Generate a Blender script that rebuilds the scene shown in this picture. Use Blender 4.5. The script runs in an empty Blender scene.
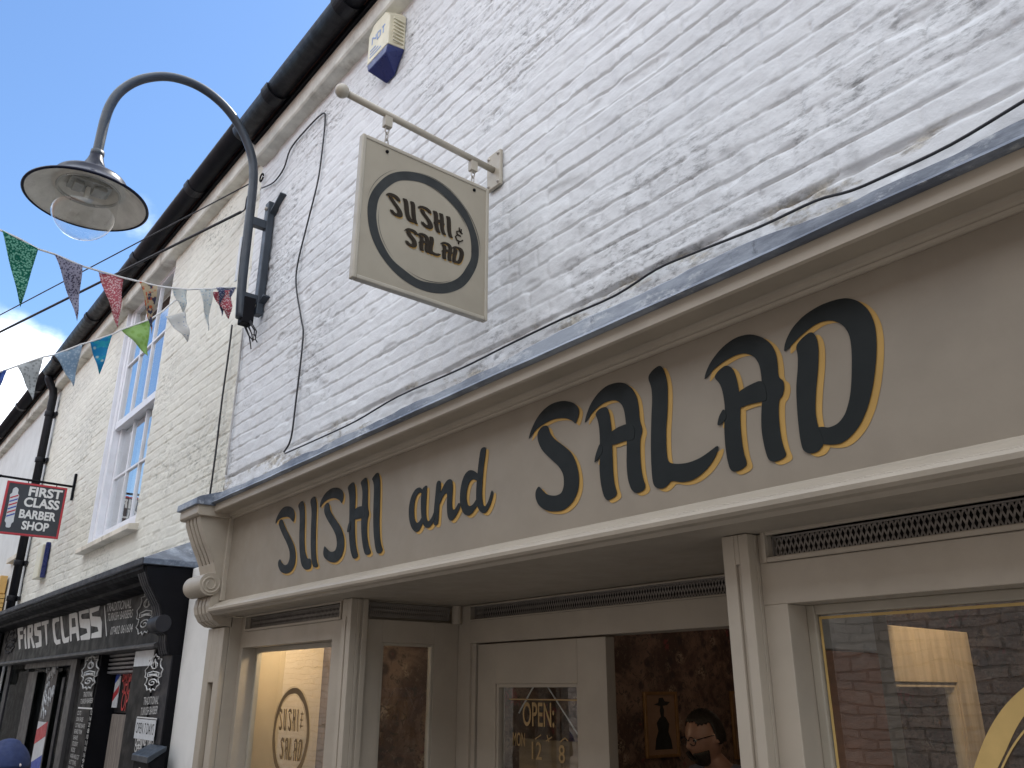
import bpy, bmesh, math, random
import numpy as np
from mathutils import Vector, Matrix
from mathutils.geometry import tessellate_polygon
R = math.radians
SC = bpy.context.scene
COL = SC.collection
random.seed(7)

# ------------------------------------------------------------------ camera
YAW, PITCH, ROLL, FPX = R(51.16), R(20.23), R(0.13), 832.0
CAM = Vector((0.0, -1.8, 1.95))
_f = Vector((-math.sin(YAW)*math.cos(PITCH), math.cos(YAW)*math.cos(PITCH), math.sin(PITCH)))
_r = Vector((math.cos(YAW), math.sin(YAW), 0)); _u = _r.cross(_f)
_r, _u = _r*math.cos(ROLL)+_u*math.sin(ROLL), -_r*math.sin(ROLL)+_u*math.cos(ROLL)
cd = bpy.data.cameras.new('camera'); cam = bpy.data.objects.new('camera', cd); COL.objects.link(cam)
cd.sensor_width = 36.0; cd.lens = FPX/1024*36.0; cd.clip_start = 0.05; cd.clip_end = 2000
cam.matrix_world = Matrix(((_r.x, _u.x, -_f.x, CAM.x), (_r.y, _u.y, -_f.y, CAM.y), (_r.z, _u.z, -_f.z, CAM.z), (0, 0, 0, 1)))
SC.camera = cam
SC.render.resolution_x, SC.render.resolution_y = 1024, 768

# ------------------------------------------------------------------ world, sun, exposure
SUN_EL, SUN_AZ = R(56), R(-8)        # the sun stands behind the shop: the whole front is in open shade
world = bpy.data.worlds.new("World"); SC.world = world; world.use_nodes = True
nt = world.node_tree; nt.nodes.clear()
def wn(t, **k):
    n = nt.nodes.new(t)
    for a, b in k.items(): setattr(n, a, b)
    return n
def wm(op, a, b=None, clamp=False):
    n = wn('ShaderNodeMath', operation=op); n.use_clamp = clamp
    for i, v in enumerate((a, b)):
        if v is None: continue
        if isinstance(v, (int, float)): n.inputs[i].default_value = v
        else: nt.links.new(v, n.inputs[i])
    return n.outputs[0]
sky = wn('ShaderNodeTexSky', sky_type='NISHITA', sun_disc=False, sun_elevation=SUN_EL, sun_rotation=SUN_AZ)
sky.air_density = 1.15; sky.dust_density = 0.6; sky.ozone_density = 1.6
tint = wn('ShaderNodeVectorMath', operation='MULTIPLY'); nt.links.new(sky.outputs[0], tint.inputs[0]); tint.inputs[1].default_value = (0.58, 0.705, 0.835)   # clear maritime air
tc = wn('ShaderNodeTexCoord')
sep = wn('ShaderNodeSeparateXYZ'); nt.links.new(tc.outputs['Generated'], sep.inputs[0])
zz = wm('ADD', wm('MAXIMUM', sep.outputs[2], 0.0), 0.22)
cmb = wn('ShaderNodeCombineXYZ')
nt.links.new(wm('DIVIDE', sep.outputs[0], zz), cmb.inputs[0]); nt.links.new(wm('DIVIDE', sep.outputs[1], zz), cmb.inputs[1])
nz = wn('ShaderNodeTexNoise'); nz.inputs['Scale'].default_value = 1.7; nz.inputs['Detail'].default_value = 9; nz.inputs['Roughness'].default_value = 0.62
nt.links.new(cmb.outputs[0], nz.inputs['Vector'])
def lobe(d, lo, hi):                 # a bank of cloud standing in one part of the sky
    n = wn('ShaderNodeVectorMath', operation='DOT_PRODUCT'); nt.links.new(tc.outputs['Generated'], n.inputs[0])
    n.inputs[1].default_value = Vector(d).normalized()
    m = wn('ShaderNodeMapRange', interpolation_type='SMOOTHSTEP'); nt.links.new(n.outputs['Value'], m.inputs[0])
    m.inputs[1].default_value = lo; m.inputs[2].default_value = hi
    return m.outputs[0]
bank = wm('MAXIMUM', lobe((0.25, -0.62, 0.95), 0.15, 0.75), lobe((-0.957, 0.10, 0.255), 0.989, 0.9997))  # first lobe: unseen overhead cloud bank added to light the shopfronts softly
bank = wm('MAXIMUM', bank, wm('MULTIPLY', lobe((-0.86, 0.17, 0.475), 0.9985, 0.9999), 0.30))
bank = wm('MAXIMUM', bank, wm('MULTIPLY', lobe((-0.78, -0.45, 0.45), 0.93, 0.99), 0.62))
dens = wm('ADD', nz.outputs[0], wm('MULTIPLY', bank, 0.62))
mk = wn('ShaderNodeMapRange', interpolation_type='SMOOTHSTEP'); nt.links.new(dens, mk.inputs[0])
mk.inputs[1].default_value = 0.74; mk.inputs[2].default_value = 1.02
cl = wn('ShaderNodeMix', data_type='RGBA')
nt.links.new(mk.outputs[0], cl.inputs[0]); nt.links.new(tint.outputs[0], cl.inputs[6])
cl.inputs[7].default_value = (8.2, 8.7, 9.5, 1)
bg = wn('ShaderNodeBackground'); bg.inputs[1].default_value = 0.112
nt.links.new(cl.outputs[2], bg.inputs[0])
wo = wn('ShaderNodeOutputWorld'); nt.links.new(bg.outputs[0], wo.inputs[0])

sd = bpy.data.lights.new('sun', 'SUN'); sd.energy = 3.6; sd.angle = R(0.5); sd.color = (1.0, 0.95, 0.86)
sun = bpy.data.objects.new('sun', sd); COL.objects.link(sun); sun.location = (3, 12, 14)
sv = Vector((math.sin(SUN_AZ)*math.cos(SUN_EL), math.cos(SUN_AZ)*math.cos(SUN_EL), math.sin(SUN_EL)))
sun.rotation_euler = sv.to_track_quat('Z', 'Y').to_euler()
SC.view_settings.view_transform = 'Standard'; SC.view_settings.look = 'None'
SC.view_settings.exposure = 1.3; SC.view_settings.gamma = 1.0; SC.view_settings.use_curve_mapping = False

# ------------------------------------------------------------------ pixel -> point on a known plane
def ray(x, y): return _r*((x-512)/FPX) + _u*((384-y)/FPX) + _f
def at_y(x, y, Y):
    d = ray(x, y); return CAM + d*((Y-CAM.y)/d.y)
def at_x(x, y, X):
    d = ray(x, y); return CAM + d*((X-CAM.x)/d.x)

# ------------------------------------------------------------------ materials
def lin(c):
    return tuple((v/12.92 if v <= .04045 else ((v+.055)/1.055)**2.4) for v in c)
class NT:
    def __init__(s, name):
        s.m = bpy.data.materials.new(name); s.m.use_nodes = True; s.t = s.m.node_tree
        s.b = s.t.nodes['Principled BSDF']; s.o = s.t.nodes['Material Output']
        s.tc = s.n('ShaderNodeTexCoord')
    def n(s, t, **k):
        n = s.t.nodes.new(t)
        for a, b in k.items(): setattr(n, a, b)
        return n
    def l(s, a, b): s.t.links.new(a, b)
    def vec(s, scale=(1, 1, 1), world=True):
        if world:
            g = s.n('ShaderNodeNewGeometry').outputs['Position']
        else: g = s.tc.outputs['Object']
        mp = s.n('ShaderNodeMapping'); mp.inputs['Scale'].default_value = scale; s.l(g, mp.inputs[0]); return mp.outputs[0]
    def noise(s, scale, detail=4, rough=.55, st=(1, 1, 1), dist=0, world=True):
        n = s.n('ShaderNodeTexNoise'); n.inputs['Scale'].default_value = scale; n.inputs['Detail'].default_value = detail
        n.inputs['Roughness'].default_value = rough; n.inputs['Distortion'].default_value = dist
        s.l(s.vec(st, world), n.inputs['Vector']); return n.outputs[0]
    def voro(s, scale, st=(1, 1, 1), feature='F1', out='Distance', world=True):
        n = s.n('ShaderNodeTexVoronoi'); n.feature = feature; n.inputs['Scale'].default_value = scale
        s.l(s.vec(st, world), n.inputs['Vector']); return n.outputs[out]
    def ramp(s, v, lo, hi, a=0., b=1.):
        m = s.n('ShaderNodeMapRange', interpolation_type='SMOOTHSTEP'); s.l(v, m.inputs[0])
        for i, x in zip((1, 2, 3, 4), (lo, hi, a, b)): m.inputs[i].default_value = x
        return m.outputs[0]
    def math(s, op, a, b):
        n = s.n('ShaderNodeMath', operation=op)
        for i, v in enumerate((a, b)):
            if isinstance(v, (int, float)): n.inputs[i].default_value = v
            else: s.l(v, n.inputs[i])
        return n.outputs[0]
    def mix(s, f, a, b):
        n = s.n('ShaderNodeMix', data_type='RGBA')
        for i, v in ((0, f), (6, a), (7, b)):
            if isinstance(v, (int, float)): n.inputs[i].default_value = v
            elif isinstance(v, (tuple, list)): n.inputs[i].default_value = (*v[:3], 1)
            else: s.l(v, n.inputs[i])
        return n.outputs[2]
    def base(s, c):
        if isinstance(c, (tuple, list)): s.b.inputs['Base Color'].default_value = (*c[:3], 1)
        else: s.l(c, s.b.inputs['Base Color'])
    def rough(s, v):
        if isinstance(v, (int, float)): s.b.inputs['Roughness'].default_value = v
        else: s.l(v, s.b.inputs['Roughness'])
    def bump(s, h, strength, dist):
        n = s.n('ShaderNodeBump'); n.inputs['Strength'].default_value = strength; n.inputs['Distance'].default_value = dist
        s.l(h, n.inputs['Height']); s.l(n.outputs[0], s.b.inputs['Normal'])
def paint(name, c, rough=.45, var=.12, scale=6, bump=.15, spec=.5, dirt=None, metal=0, grain=(1, 1, 1)):
    m = NT(name); c = tuple(c)
    n = m.noise(scale, 6, .6, grain)
    lo = tuple(v*(1-var) for v in c); hi = tuple(min(1, v*(1+var*.6)) for v in c)
    col = m.mix(m.ramp(n, .3, .7), lo, hi)
    if dirt:
        col = m.mix(m.math('MULTIPLY', m.ramp(m.noise(2.3, 8, .68), .52, .72), dirt[1]), col, dirt[0])
    m.base(col); m.rough(m.ramp(m.noise(scale*2.3, 4), .3, .7, max(.02, rough-.08), min(1, rough+.1)))
    if bump: m.bump(m.noise(scale*14, 5, .6, grain), bump, .002)
    m.b.inputs['Specular IOR Level'].default_value = spec; m.b.inputs['Metallic'].default_value = metal
    return m.m
def glass(name, ior=1.52, tint=(.96, .97, .96), gain=1.0):
    m = NT(name); t = m.t
    tr = m.n('ShaderNodeBsdfTransparent'); tr.inputs[0].default_value = (*tint, 1)
    gl = m.n('ShaderNodeBsdfGlossy'); gl.inputs['Roughness'].default_value = 0.004; gl.inputs[0].default_value = (1, 1, 1, 1)
    fr = m.n('ShaderNodeFresnel'); fr.inputs[0].default_value = ior
    mx = m.n('ShaderNodeMixShader'); front = m.math('SUBTRACT', 1.0, m.n('ShaderNodeNewGeometry').outputs['Backfacing'])
    m.l(m.math('MULTIPLY', front, m.math('MINIMUM', m.math('MULTIPLY', fr.outputs[0], gain), .95)), mx.inputs[0]); m.l(tr.outputs[0], mx.inputs[1]); m.l(gl.outputs[0], mx.inputs[2])
    m.l(mx.outputs[0], m.o.inputs[0])
    bp = m.n('ShaderNodeBump'); bp.inputs['Strength'].default_value = .10; bp.inputs['Distance'].default_value = .01
    m.l(m.noise(3.5, 2, .5, (.6, 1, 1.6)), bp.inputs['Height']); m.l(bp.outputs[0], gl.inputs['Normal']); m.l(bp.outputs[0], fr.inputs['Normal'])
    return m.m
def brick_paint(name, c, stain, amount, tint2, fillet=False):
    m = NT(name)
    n1 = m.ramp(m.noise(1.1, 5, .6), .35, .7)
    col = m.mix(n1, c, tint2)
    # grime: patchy weathering where the paint has worn, speckled
    patch = m.ramp(m.noise(.8, 4, .6, (1, 1, 1.7)), .45, .62)
    speck = m.ramp(m.noise(26, 8, .75, (.6, 1, 1.6)), .46, .68)
    col = m.mix(m.math('MULTIPLY', m.math('MULTIPLY', patch, speck), amount), col, stain)
    fine = m.ramp(m.noise(60, 5, .7, (.5, 1, 1.5)), .60, .78)
    col = m.mix(m.math('MULTIPLY', fine, .20), col, stain)
    bare = m.ramp(m.noise(7, 7, .7), .685, .72)
    col = m.mix(m.math('MULTIPLY', bare, .55), col, (.33, .29, .22))
    streak = m.ramp(m.noise(2.2, 6, .6, (3, 1, .25)), .55, .8)
    col = m.mix(m.math('MULTIPLY', streak, .18), col, stain)
    if fillet:        # bare lime mortar showing in the fillet over the shopfront
        sp_ = m.n('ShaderNodeSeparateXYZ'); m.l(m.n('ShaderNodeNewGeometry').outputs['Position'], sp_.inputs[0])
        zz2 = m.math('ADD', sp_.outputs[2], m.math('MULTIPLY', m.noise(6, 5, .6), .05))
        low = m.ramp(zz2, 3.215, 3.25, 1, 0)
        pt = m.ramp(m.noise(5, 7, .7, (.7, 1, 2)), .50, .60)
        col = m.mix(m.math('MULTIPLY', m.math('MULTIPLY', low, pt), .8), col, m.mix(m.ramp(m.noise(40, 5, .7), .4, .65), (.22, .20, .165), (.56, .51, .41)))
    m.base(col); m.rough(.62); m.b.inputs['Specular IOR Level'].default_value = .3
    h = m.math('ADD', m.noise(90, 6, .65), m.math('MULTIPLY', m.noise(22, 5, .6), 1.4))
    m.bump(h, .5, .0035)
    return m.m
def spots(name, a, b, scale, lo=.25, hi=.4, rough=.85, c=None, stripes=None):
    m = NT(name)
    col = m.mix(m.ramp(m.voro(scale), lo, hi), a, b)
    if c: col = m.mix(m.ramp(m.noise(scale*.45, 3), .52, .58), col, c)
    if stripes:
        w = m.n('ShaderNodeTexWave'); w.inputs['Scale'].default_value = stripes; w.inputs['Distortion'].default_value = 1.5
        w.bands_direction = 'Z'; m.l(m.vec(), w.inputs['Vector']); col = m.mix(m.ramp(w.outputs[1], .45, .55), col, b)
    m.base(col); m.rough(rough); m.bump(m.noise(260, 2), .2, .001)
    m.b.inputs['Specular IOR Level'].default_value = .2
    # thin cotton: some light passes through
    tl = m.n('ShaderNodeBsdfTranslucent'); m.l(col, tl.inputs[0]); mx = m.n('ShaderNodeMixShader'); mx.inputs[0].default_value = .45
    m.l(m.b.outputs[0], mx.inputs[1]); m.l(tl.outputs[0], mx.inputs[2]); m.l(mx.outputs[0], m.o.inputs[0])
    return m.m
M = {}
M['white_brick'] = brick_paint('white painted brick', (.70, .715, .728), (.18, .182, .185), .95, (.64, .655, .67), True)
M['cream_brick'] = brick_paint('cream painted brick', (.715, .70, .615), (.26, .26, .22), .9, (.635, .62, .55))
M['render'] = paint('old painted render', (.66, .61, .52), .75, .2, 4, .5, .3, ((.25, .21, .16), .75))
M['corbel'] = paint('limewashed eaves course', (.70, .70, .64), .75, .2, 6, .5, .3, ((.22, .19, .145), .9))
M['white_render'] = paint('smooth white render', (.78, .77, .74), .7, .06, 3, .35, .3, ((.5, .48, .43), .35))
M['house_render'] = paint('old white house paint', (.60, .61, .60), .7, .08, 3, .35, .3, ((.40, .39, .36), .4))
M['taupe'] = paint('taupe gloss paint', (.405, .352, .282), .42, .07, 5, .12, .36, ((.31, .265, .21), .3))
M['taupe_shaded'] = paint('shaded taupe fascia paint', (.272, .232, .182), .55, .07, 5, .1, .25, ((.21, .175, .14), .3))  # trim taupe darkened: shade under the cornice is put into the colour
M['taupe_sign'] = paint('taupe sign paint', (.33, .292, .224), .42, .06, 5, .08, .40, ((.25, .215, .165), .3))
M['taupe_light'] = paint('sign edging paint', (.39, .35, .28), .40, .08, 8, .08)
def lead_mat():
    m = NT('weathered lead')
    a = m.ramp(m.noise(5, 7, .68, (.5, 1, 1.6)), .40, .62); c = m.mix(a, (.115, .135, .175), (.31, .345, .40))
    c = m.mix(m.math('MULTIPLY', m.ramp(m.noise(11, 8, .75, (.6, 1, 1.5)), .54, .68), .9), c, (.54, .57, .60))
    c = m.mix(m.math('MULTIPLY', m.ramp(m.noise(17, 6, .7, (.8, 1, .5)), .60, .70), .7), c, (.06, .07, .09))
    m.base(c); m.rough(m.ramp(a, 0, 1, .42, .68)); m.b.inputs['Specular IOR Level'].default_value = .4
    m.bump(m.noise(16, 7, .65, (.6, 1, 1)), .6, .006); return m.m
M['lead'] = lead_mat()
M['black_letter'] = paint('signwriter black', (.012, .015, .015), .5, .1, 8, .05, .18)
M['gold_letter'] = paint('signwriter gold', (.44, .265, .075), .5, .1, 8, .05, .25)
M['gold_leaf'] = paint('gold leaf on glass', (.58, .40, .15), .42, .12, 10, .05, .3)
M['gold_dim'] = paint('aged gold line', (.40, .27, .125), .5, .15, 10, 0, .2)
M['brown_gilt'] = paint('dull bronze lettering', (.16, .10, .045), .5, .15, 10, 0, .2)
M['ring'] = paint('sign ring charcoal', (.034, .037, .037), .55, .2, 12, .05, .2)
M['brown_letter'] = paint('sign lettering brown', (.030, .023, .016), .6, .15, 10, 0, .12)
M['gutter'] = paint('black gutter paint', (.006, .0065, .010), .48, .3, 7, .3, .25, ((.022, .021, .022), .35))
M['gutter_worn'] = paint('dark weathered edging', (.045, .046, .052), .6, .35, 9, .6, .3, ((.15, .15, .155), .7))
M['iron_grey'] = paint('blue grey steel paint', (.036, .046, .060), .42, .2, 6, .2, .4, ((.075, .07, .065), .3))
M['lamp_navy'] = paint('navy lamp enamel', (.005, .007, .020), .35, .1, 6, 0, .15)
M['lamp_white'] = paint('dirty white enamel', (.66, .64, .585), .45, .14, 9, .2, .4, ((.24, .22, .18), .7))
M['lamp_metal'] = paint('lamp gear aluminium', (.42, .42, .40), .35, .2, 12, .1, .5, None, .5)
M['galv'] = paint('worn steel', (.40, .37, .33), .45, .2, 12, .2, .5, ((.2, .14, .09), .5), .4)
M['black'] = paint('black shop paint', (.010, .010, .012), .55, .15, 6, 0, .06, ((.022, .022, .024), .2))
M['black_panel'] = paint('black sign panel', (.011, .011, .012), .45, .1, 4, 0, .10)
M['charcoal'] = paint('charcoal trim', (.030, .030, .035), .5, .12, 6, 0, .18)
M['grey_trim'] = paint('grey alloy trim', (.075, .072, .072), .5, .1, 6, 0, .3)
M['white_letter'] = paint('white vinyl letter', (.66, .66, .65), .45, .06, 10, 0)
M['grey_letter'] = paint('silver vinyl letter', (.44, .44, .43), .45, .06, 10, 0)
M['red'] = paint('red paint', (.42, .028, .040), .45, .1, 10, .05)
M['blue'] = paint('blue paint', (.03, .07, .36), .45, .1, 10, .05)
M['sign_slate'] = paint('slate sign paint', (.030, .034, .042), .45, .12, 8, .05)
M['window_white'] = paint('white window paint', (.74, .75, .79), .45, .06, 6, .15, .4, ((.45, .44, .42), .4))
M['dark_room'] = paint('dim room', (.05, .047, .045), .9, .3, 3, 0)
M['cable'] = paint('black cable', (.014, .015, .02), .5, .2, 20, 0)
M['cable_grey'] = paint('old painted cable', (.45, .44, .43), .6, .2, 20, 0)
M['cream_plastic'] = paint('cream plastic', (.66, .62, .47), .4, .08, 10, .05, .4, ((.42, .38, .27), .4))
M['navy_plastic'] = paint('navy plastic', (.012, .022, .13), .3, .1, 10, .03)
M['navy_pale'] = paint('faded blue print', (.22, .32, .56), .5, .1, 10, 0)
M['mesh_metal'] = paint('vent mesh metal', (.26, .235, .21), .45, .15, 20, 0, .4, None, .2)
M['void'] = paint('vent cavity', (.012, .011, .010), .9, .1, 5, 0)
M['tan_panel'] = paint('tan display panel', (.56, .45, .29), .6, .08, 3, .1)
M['tan_wood'] = paint('limed wood', (.50, .39, .26), .55, .25, 5, .2, .4, None, 0, (6, 6, .6))
M['red_wood'] = paint('red brown board', (.50, .22, .12), .5, .2, 5, .2, .4, None, 0, (.6, 1, 6))
M['wood_door'] = paint('weathered grey boards', (.22, .19, .165), .7, .35, 7, .3, .3, None, 0, (7, 7, .5))
M['floor'] = paint('dark boards', (.10, .07, .05), .5, .3, 4, .2, .4, None, 0, (1, 7, 1))
M['ceiling'] = paint('dim ceiling', (.10, .065, .045), .8, .15, 4, .1)
M['asphalt'] = paint('street paving', (.17, .165, .16), .85, .25, 9, .6, .3, ((.10, .10, .095), .6))
M['pavement'] = paint('pavement slabs', (.18, .175, .165), .85, .2, 7, .5, .3, ((.11, .105, .10), .6))
M['roof'] = paint('clay tiles', (.20, .10, .07), .85, .35, 8, .6, .3)
M['yellow_board'] = paint('yellow ochre board', (.62, .38, .12), .5, .15, 5, .1)
M['glass'] = glass('shop glass', 1.52, (.95, .96, .95), 1.9)
M['dull_glass'] = glass('dull glass', 1.45, (.8, .82, .82), .12)
M['sash_glass'] = glass('old sash glass', 1.75, (.9, .92, .92), 1.9)
M['bowl_glass'] = glass('lamp bowl glass', 1.36, (.95, .95, .94), 2.0)
M['skin'] = paint('skin', (.30, .165, .115), .5, .1, 12, .1)
M['hair'] = paint('dark hair', (.022, .016, .012), .6, .4, 60, .5)
M['shirt'] = paint('blue grey cotton', (.16, .17, .24), .85, .12, 12, .2)
M['denim'] = paint('dark trousers', (.05, .055, .075), .9, .15, 12, .2)
M['navy_cloth'] = paint('navy cap cotton', (.022, .036, .105), .85, .15, 30, .3)
M['jacket'] = paint('grey jacket', (.10, .11, .13), .85, .15, 12, .3)
M['black_frame'] = paint('black acetate', (.01, .01, .01), .3, .1, 10, 0)
M['menu_board'] = paint('stained board', (.20, .135, .075), .55, .25, 6, .2, .3, None, 0, (1, 1, 7))
M['gilt'] = paint('gilt frame', (.32, .18, .075), .4, .2, 20, .2, .5, None, .3)
M['mount'] = paint('picture mount', (.30, .19, .125), .7, .1, 10, 0)
M['ink'] = paint('print ink', (.018, .020, .018), .7, .1, 10, 0)
M['shutter'] = paint('grey shutter slats', (.19, .19, .20), .45, .2, 8, .1, .5, None, .2)
M['sticker'] = paint('grey white sticker', (.56, .58, .60), .5, .08, 20, 0)
M['badge'] = paint('pale badge', (.68, .60, .58), .5, .1, 20, 0)
def wallpaper():
    m = NT('floral wallpaper')
    c = m.mix(m.ramp(m.noise(3.0, 6, .62, dist=1.2), .40, .64), (.085, .050, .040), (.25, .165, .125))
    c = m.mix(m.math('MULTIPLY', m.ramp(m.voro(7.5), .16, .34, 1, 0), .85), c, (.040, .026, .028))                       # dark blooms
    c = m.mix(m.math('MULTIPLY', m.ramp(m.voro(4.6), .14, .30, 1, 0), m.ramp(m.noise(24, 4, dist=2), .44, .56)), c, (.40, .31, .23))   # pale petals
    c = m.mix(m.math('MULTIPLY', m.ramp(m.noise(4.6, 3), .60, .67), m.ramp(m.noise(20, 5, dist=1.5), .46, .56)), c, (.27, .055, .065))
    c = m.mix(m.math('MULTIPLY', m.ramp(m.noise(13, 6, .7, dist=2.5), .53, .60), .8), c, (.045, .040, .034))               # stems and leaves
    c = m.mix(m.math('MULTIPLY', m.ramp(m.noise(34, 5, .7), .55, .66), .5), c, (.30, .22, .16))
    m.base(c); m.rough(.7); return m.m
M['wallpaper'] = wallpaper()
def dark_bricks():
    m = NT('dark stock brick')
    b = m.n('ShaderNodeTexBrick'); b.offset = .5
    cb = m.n('ShaderNodeCombineXYZ'); sp = m.n('ShaderNodeSeparateXYZ'); m.l(m.n('ShaderNodeNewGeometry').outputs['Position'], sp.inputs[0])
    nn = m.math('MULTIPLY', m.noise(3.5, 4), .06)
    m.l(sp.outputs[0], cb.inputs[0]); m.l(m.math('ADD', sp.outputs[2], nn), cb.inputs[1]); m.l(cb.outputs[0], b.inputs['Vector'])
    b.inputs['Scale'].default_value = 1; b.inputs['Brick Width'].default_value = .225; b.inputs['Row Height'].default_value = .076
    b.inputs['Mortar Size'].default_value = .009; b.inputs['Mortar Smooth'].default_value = .3
    b.inputs['Color1'].default_value = (.19, .17, .165, 1); b.inputs['Color2'].default_value = (.25, .22, .205, 1); b.inputs['Mortar'].default_value = (.125, .115, .11, 1)
    c = m.mix(m.ramp(m.noise(9, 6, .7), .5, .7), b.outputs[0], (.30, .275, .255))
    m.base(c); m.rough(.85); m.bump(m.math('ADD', m.math('MULTIPLY', b.outputs['Fac'], -1.), m.math('MULTIPLY', m.noise(30, 5), .8)), .9, .012)
    return m.m
M['dark_brick'] = dark_bricks()
def emit(name, c, s):
    m = NT(name); m.b.inputs['Emission Color'].default_value = (*c, 1); m.b.inputs['Emission Strength'].default_value = s; m.base(c); return m.m
M['lamp_lit'] = emit('lit downlight', (1, .72, .40), 9)
M['neon_red'] = emit('red neon tube', (.38, .03, .03), .05)

# ------------------------------------------------------------------ mesh building
ORG = {}
def tag(o, label=None, cat=None, group=None, kind=None):
    for k, v in (('label', label), ('category', cat), ('group', group), ('kind', kind)):
        if v: o[k] = v
    return o
def thing(name, loc, label, cat, group=None):
    o = bpy.data.objects.new(name, None); o.empty_display_size = .1; COL.objects.link(o); o.location = loc
    ORG[o.name] = Vector(loc); return tag(o, label, cat, group)
def link_mesh(name, me, mats, parent=None, verts=None, smooth=False, bevel=0, seg=2):
    for m in (mats if isinstance(mats, (list, tuple)) else [mats]): me.materials.append(M[m] if isinstance(m, str) else m)
    n = len(me.vertices); co = np.empty(n*3, np.float32); me.vertices.foreach_get('co', co); co = co.reshape(-1, 3)
    mn, mx = co.min(0), co.max(0); c = Vector(((mn[0]+mx[0])/2, (mn[1]+mx[1])/2, mn[2]))
    co -= np.array(c, np.float32); me.vertices.foreach_set('co', co.ravel())
    if smooth is True: me.polygons.foreach_set('use_smooth', [True]*len(me.polygons))
    me.update()
    o = bpy.data.objects.new(name, me); COL.objects.link(o); ORG[o.name] = c
    if parent is not None:
        o.parent = parent; o.location = c - ORG[parent.name]
    else: o.location = c
    if bevel:
        b = o.modifiers.new('bevel', 'BEVEL'); b.width = bevel; b.segments = seg; b.limit_method = 'ANGLE'; b.angle_limit = R(40)
    return o
class MB:
    def __init__(s): s.v, s.f, s.mi, s.sm = [], [], [], []
    def add(s, vs, fs, mi=0, smooth=False):
        k = len(s.v); s.v += [tuple(v) for v in vs]
        for f in fs: s.f.append(tuple(i+k for i in f)); s.mi.append(mi); s.sm.append(smooth)
        return s
    def box(s, x0, x1, y0, y1, z0, z1, mi=0):
        return s.add([(x0, y0, z0), (x1, y0, z0), (x1, y1, z0), (x0, y1, z0), (x0, y0, z1), (x1, y0, z1), (x1, y1, z1), (x0, y1, z1)],
                     [(0, 3, 2, 1), (4, 5, 6, 7), (0, 1, 5, 4), (1, 2, 6, 5), (2, 3, 7, 6), (3, 0, 4, 7)], mi)
    def beam(s, a, b, w, h, up=(0, 0, 1), mi=0):
        a, b = Vector(a), Vector(b); d = (b-a).normalized(); sd_ = d.cross(Vector(up)).normalized(); u = sd_.cross(d)
        vs = []
        for p in (a, b):
            for i, j in ((-1, -1), (1, -1), (1, 1), (-1, 1)): vs.append(p+sd_*(w/2*i)+u*(h/2*j))
        return s.add(vs, [(3, 2, 1, 0), (4, 5, 6, 7), (0, 1, 5, 4), (1, 2, 6, 5), (2, 3, 7, 6), (3, 0, 4, 7)], mi)
    def prism(s, prof, place, a, b, mi=0, smooth=False):
        n = len(prof); vs = [place(u, v, a) for u, v in prof] + [place(u, v, b) for u, v in prof]
        k = len(s.v); s.v += [tuple(v) for v in vs]
        for i in range(n):
            j = (i+1) % n; s.f.append((k+i, k+j, k+n+j, k+n+i)); s.mi.append(mi); s.sm.append(smooth)
        for t in tessellate_polygon([[Vector((u, v, 0)) for u, v in prof]]):
            for off in (0, n): s.f.append(tuple(k+off+q for q in t)); s.mi.append(mi); s.sm.append(False)
        return s
    def px(s, prof, x0, x1, mi=0, smooth=False): return s.prism(prof, lambda u, v, w: (w, u, v), x0, x1, mi, smooth)   # (y,z) profile along x
    def pz(s, prof, z0, z1, mi=0): return s.prism(prof, lambda u, v, w: (u, v, w), z0, z1, mi)
    def py(s, prof, y0, y1, mi=0): return s.prism(prof, lambda u, v, w: (u, w, v), y0, y1, mi)
    def tube(s, pts, r, n=10, mi=0, cap=True):
        pts = [Vector(p) for p in pts]; k = len(s.v); m = len(pts); prev = None
        for i, p in enumerate(pts):
            d = ((pts[min(i+1, m-1)]-p).normalized()+(p-pts[max(i-1, 0)]).normalized())
            d = d.normalized() if d.length > 1e-6 else Vector((0, 0, 1))
            if prev is None:
                a = d.orthogonal().normalized()
            else: a = (prev - d*prev.dot(d)).normalized()
            prev = a; b = d.cross(a); rr = r[i] if isinstance(r, (list, tuple)) else r
            for j in range(n):
                t = 2*math.pi*j/n; s.v.append(tuple(p+a*(rr*math.cos(t))+b*(rr*math.sin(t))))
        for i in range(m-1):
            for j in range(n):
                j2 = (j+1) % n; s.f.append((k+i*n+j, k+i*n+j2, k+(i+1)*n+j2, k+(i+1)*n+j)); s.mi.append(mi); s.sm.append(True)
        if cap:
            for o in (0, (m-1)*n): s.f.append(tuple(k+o+j for j in range(n))); s.mi.append(mi); s.sm.append(False)
        return s
    def lathe(s, prof, c, axis=(0, 0, 1), n=48, mi=0, smooth=True):
        q = Vector((0, 0, 1)).rotation_difference(Vector(axis).normalized()); c = Vector(c); k = len(s.v); m = len(prof)
        for r, h in prof:
            for j in range(n):
                t = 2*math.pi*j/n; s.v.append(tuple(c+q @ Vector((r*math.cos(t), r*math.sin(t), h))))
        for i in range(m-1):
            for j in range(n):
                j2 = (j+1) % n; s.f.append((k+i*n+j, k+i*n+j2, k+(i+1)*n+j2, k+(i+1)*n+j)); s.mi.append(mi); s.sm.append(smooth)
        return s
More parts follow.
